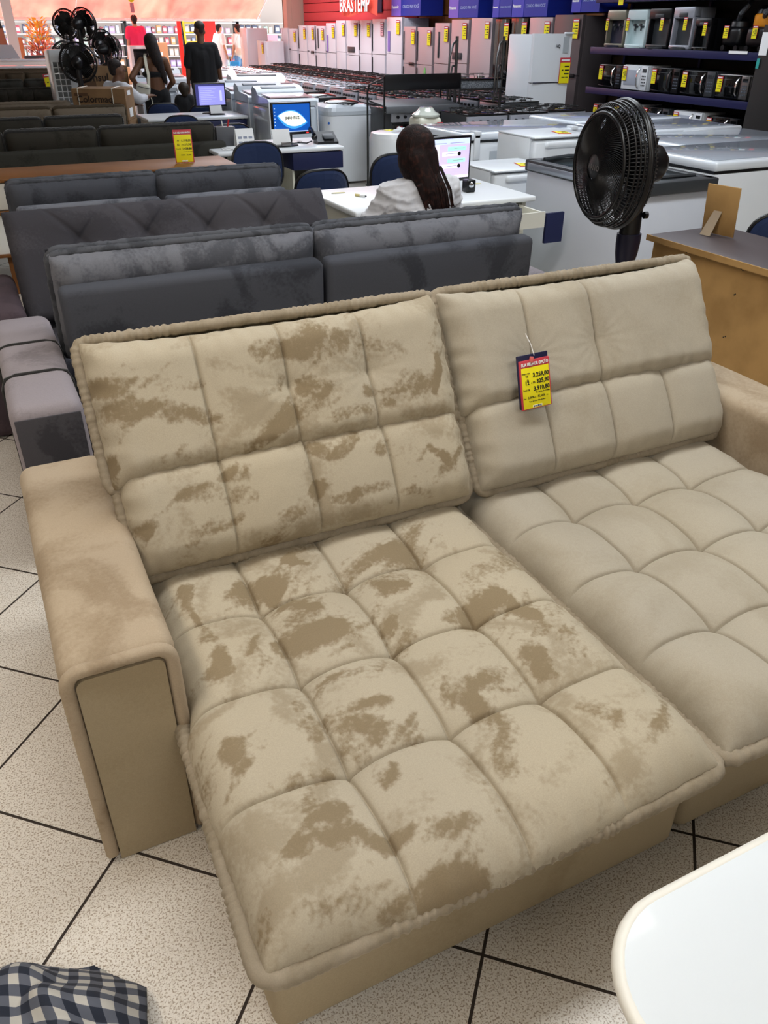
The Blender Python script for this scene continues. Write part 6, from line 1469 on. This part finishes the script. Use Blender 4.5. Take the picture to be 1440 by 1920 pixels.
for i in range(241):
    x = -1.5+10.5*i/240; row = []
    for j in range(9):
        v = j/8; fold = .16*math.sin(x*4.2+2.2*v*math.sin(x*1.1)+v*3)*(.3+.7*v)+.07*math.sin(x*13+v*6+math.sin(x*3)*2)*v; row.append((x, 1.6*v+fold, 3.25-1.40*v-.10*math.sin(PI*v)))
    P.append(row)
MB().surf(P).build('fabric', awning_mat(), t, ang=3)
MB().bx(-1.5, 9.0, 1.58, 1.66, 1.795, 1.865, .01).build('front_bar', mat('bar_white', 'F6F6F4', .5), t)
for x in (-1.4, 3.6, 8.9): MB().tube([(x, 0, 2.6), (x, 1.6, 1.84)], .02, 6).build('arm', m_white, t)
t = thing('hanging_ornament', 'yellow and red paper ornament hanging before the awning', 'ornament', (4.86, 25.35, 0)); MB().ell((0, 0, 2.27), (.08, .06, .07)).build('yellow_rosette', mat('yellow_paper', 'F2E020', .6), t)
MB().bx(-.05, .05, -.01, .01, 1.97, 2.19).build('red_tag', mat('red_white_paper', 'D98A94', .6), t, smooth=False); MB().cyl((0, 0, 1.9), (0, 0, 3.1), .006, n=5).build('string', m_paper, t)
struct(MB().bx(-12, 30, 25.5, 40, -.08, -.004).build('floor_street', mat('pale_paving', 'B9AFA6', .8), smooth=False))
struct(MB().bx(-12, 30, 34.4, 34.6, 0, 7).build('wall_street_opposite', mat('street_wall', 'B3A59C', .8), smooth=False))
random.seed(11)
GC = ['C8606E', 'B9A3C8', 'D8C6B8', '8E9DB8', 'E0A878', '9C5560', 'C9D0D8', 'D8B0C0', '5E6478', 'B0C4B8']
G_ = 'packaged goods on the shelves across the street'
for u in range(5):
    x0 = 2.0+u*2.05
    t = thing('display_shelf', ['leftmost unit', 'second unit', 'middle unit', 'fourth unit', 'rightmost unit'][u]+' of the goods shelving in the shop across the street', 'shelf', (x0, 33.4, 0), 0, 'shelving units across the street')
    for z in (.35, .70, 1.05, 1.40, 1.75): MB().bx(0, 1.98, 0, .4, z, z+.025).build('shelf_board', m_paper, t, smooth=False)
    for x in (0, 1.95): MB().bx(x, x+.03, 0, .4, 0, 2.1).build('upright', m_dgrey, t, smooth=False)
protos = []
for k, c in enumerate(GC):
    w_, h_ = random.uniform(.10, .19), random.uniform(.18, .29)
    mb = MB(); mb.box((0, 0, h_/2), (w_, .14, h_*.92), .012, 1); mb.mi = 1; mb.box((0, -.072, h_*.5), (w_*.7, .004, h_*.4)); mb.mi = 2; mb.cyl((0, 0, h_*.95), (0, 0, h_), w_*.2, n=8)
    protos.append((mb, c, w_))
meshes = []
for k, (mb, c, w_) in enumerate(protos):
    o = mb.build('product_package', [mat('goods_'+c, c, .6), m_paper, m_dgrey]); meshes.append((o, w_))
used = set()
for r_, z in enumerate((.375, .725, 1.075, 1.425)):
    for u in range(5):
        x = 2.0+u*2.05+.05
        while True:
            k = random.randrange(len(meshes)); o, w_ = meshes[k]
            if x+w_ > 2.0+u*2.05+1.93: break
            if k not in used: used.add(k); c = o
            else: c = o.copy(); COL.objects.link(c)
            c.location = (x+w_/2, 33.55, z); x += w_+random.uniform(.03, .10); wh = ('lowest', 'second', 'third', 'top')[r_]; un = ('leftmost', 'second', 'middle', 'fourth', 'rightmost')[u]
            tag(c, 'small coloured package on the %s shelf of the %s shelving unit across the street' % (wh, un), 'package', 'packages on the %s shelf of the %s unit across the street' % (wh, un))
for k, (x, y, w2, h2, z, lb) in enumerate(((5.7, 29.5, .42, .75, 0, 'brown carton standing tall outside, left of the yellow ladder'), (6.25, 30, .5, .6, 0, 'lower brown carton of the outdoor pair nearest the ladder'), (6.27, 30, .45, .6, .602, 'upper brown carton of the outdoor pair nearest the ladder'), (5.15, 30.5, .4, .5, 0, 'small brown carton outside at the left of the tall one'))):
    t = thing('cardboard_carton', lb, 'box', (x, y, z)); MB().bx(0, w2, 0, .4, 0, h2+(.55 if k == 0 else 0), .004).build('carton', mat('orange_cardboard', 'B98A66', .8), t, smooth=False); MB().bx(w2*.4, w2*.6, -.002, 0, h2*.4, h2*.55).build('label', m_paper, t, smooth=False)
t = thing('step_ladder', 'yellow step ladder leaning by the red panel outside', 'ladder', (6.95, 28.2, 0))
for x in (0, .38): MB().tube([(x, 0, 0), (x-.02*0, .35, 1.95)], .03, 6).build('rail', mat('ladder_yellow', 'F0C81E', .5), t)
for k in range(7): MB().bx(0, .38, .03+.045*k, .11+.045*k, .25+.25*k-.01, .25+.25*k+.015).build('step', mat('ladder_yellow', 'F0C81E', .5), t, smooth=False)
t = thing('panel', 'tall bright red panel outside behind the man in black', 'panel', (7.55, 28.4, 0)); MB().bx(0, .38, 0, .05, 0, 1.82, .004).build('board', mat('bright_red', 'E02420', .5), t, smooth=False); MB().bx(.1, .28, -.01, 0, .2, .9).build('clear_rack', mat('pink_plastic', 'E88A80', .3), t, smooth=False)
t = thing('panel', 'narrow red panel outside left of the yellow ladder', 'panel', (6.75, 28.5, 0)); MB().bx(0, .12, 0, .05, 0, 1.9, .004).build('board', mat('bright_red', 'E02420', .5), t, smooth=False)
t = thing('display_cabinet', 'white-framed dark glass cabinet outside behind the small table fan', 'cabinet', (4.75, 25.9, 0)); mb = MB(); mb.bx(0, .55, 0, .4, 0, 1.2, .01); mb.build('frame', m_white, t); MB().bx(.08, .47, -.01, 0, .35, 1.12).build('glass', m_blackg, t, smooth=False)
t = thing('crate', 'dark crate with pink boxes on it by the pillar outside', 'crate', (8.75, 27.6, 0)); MB().bx(0, .5, 0, .5, 0, 1.05, .005).build('crate_body', mat('dark_brown_board', '4A3A38', .7), t, smooth=False); MB().bx(.25, .9, -.1, .4, 1.06, 1.45, .01).build('pink_box', mat('pink_white_box', 'D89AA8', .6), t)
# croton plant
t = thing('potted_croton', 'potted croton with yellow, orange and pinkish leaves at the entrance', 'plant', (2.42, 25.75, 0))
MB().lathe([(.13, 0), (.17, .3), (.18, .32), (.16, .32)], 20).build('pot', mat('clay', '9C5A3C', .7), t); mb = MB()
for k in range(7): mb.tube([(0, 0, .3), (.08*math.cos(k), .08*math.sin(k), .8), (.13*math.cos(k), .13*math.sin(k), 1.3)], [.018, .012, .006], 6)
mb.build('stem', mat('stem_brown', '6A4A30', .8), t)
random.seed(5)
for nm, c, z0, z1, n in (('yellow_leaves', 'FFF060', 1.25, 1.80, 120), ('orange_leaves', 'FFB468', 1.05, 1.72, 170), ('pink_brown_leaves', 'D07068', .70, 1.25, 190)):
    mb = MB()
    for k in range(n):
        z = random.uniform(z0, z1); a = random.uniform(0, 2*PI); rr = .28*math.sqrt(random.random())*(1.05-.5*abs((z-1.25)/.6)**1.5)+.03; x, y = rr*math.cos(a), rr*math.sin(a); L_ = random.uniform(.10, .19); up = random.uniform(.2, 1.1)
        d = Vector((math.cos(a), math.sin(a), up)).normalized(); s_ = d.cross(Vector((0, 0, 1))).normalized(); p = Vector((x, y, z)); n_ = s_.cross(d)
        mb.add([p, p+d*L_*.35+s_*L_*.17, p+d*L_*.7+s_*L_*.15, p+d*L_-n_*L_*.1, p+d*L_*.7-s_*L_*.15, p+d*L_*.35-s_*L_*.17, p+d*L_*.5+n_*.012], [(0, 1, 6), (1, 2, 6), (2, 3, 6), (3, 4, 6), (4, 5, 6), (5, 0, 6)])
    mb.build(nm, mat('leaf_'+c, c, .5), t, ang=3)
t = thing('wooden_board', 'orange-brown board leaning beside the croton', 'board', (1.88, 25.62, 0)); MB().box((0, 0, .7), (.22, .03, 1.4), rot=RX(-.05)).build('board', mat('orange_board', 'D08858', .7), t, smooth=False)
t = thing('wooden_board', 'dark wooden board leaning outside at the very left, before hung clothes', 'board', (1.62, 26.4, 0)); MB().box((0, 0, .8), (.18, .03, 1.6), rot=RY(-.12)).build('board', mat('brown_board', '8A6450', .7), t, smooth=False)
t = thing('tank_top', 'black top with a white print hanging at the far left outside', 'clothing', (1.50, 27.5, 0)); MB().prism([(-.2, 1.1), (.2, 1.1), (.2, 1.55), (.12, 1.85), (.07, 1.85), (.0, 1.68), (-.07, 1.85), (-.12, 1.85), (-.2, 1.55)], 0, .03, mtx=face((0, 0, 0))).build('garment', m_blk, t, smooth=False); MB().bx(-.12, .14, -.036, -.031, 1.38, 1.52).build('print', m_paper, t, smooth=False)
for k, (x, lb) in enumerate(((1.35, 'left one of two tan cartons under the hanging black top'), (1.62, 'right one of two tan cartons under the hanging black top'))):
    t = thing('cardboard_carton', lb, 'box', (x, 27.2, 0)); MB().bx(0, .24, 0, .3, 0, 1.05, .004).build('carton', mat('tan_cardboard', 'E0A884', .8), t, smooth=False)
# white counters at the left, before the entrance
def counter(x0, x1, y0, z, label, glass=False):
    t = thing('display_counter', label, 'counter', (x0, y0, 0)); W = x1-x0
    MB().bx(0, W, 0, .6, 0, z-.04, .005).build('body', m_lam, t, smooth=False); MB().bx(-.02, W+.02, -.02, .62, z-.04, z, .006).build('counter_top', m_white_g, t)
    if glass: MB().bx(W*.72, W*.75, .05, .55, z, z+.3).build('divider', m_steel, t, smooth=False)
counter(.6, 2.55, 19.6, .98, 'bright white counter between the dark sofas and the entrance')
counter(.8, 2.9, 21.6, 1.04, 'second white counter, closer to the entrance, stacked boards on it')
t = thing('board_stack', 'dark folded board lying on the farther white counter', 'board', (1.75, 21.75, 1.042)); MB().box((.3, .2, .035), (.75, .4, .05), rot=RY(-.04)).build('board', mat('dark_board', '4E4A4C', .6), t, smooth=False); MB().box((.85, .2, .02), (.7, .4, .03)).build('white_board', m_paper, t, smooth=False)
t = thing('glass_panel', 'pale grey panel standing upright on the farther white counter at the left edge', 'panel', (1.0, 22.0, 1.042)); MB().prism([(0, 0), (.58, 0), (.46, .26), (0, .27)], 0, .03, mtx=face((0, 0, 0))).build('panel', mat('pale_grey_panel', 'B4B7BC', .4), t, smooth=False)
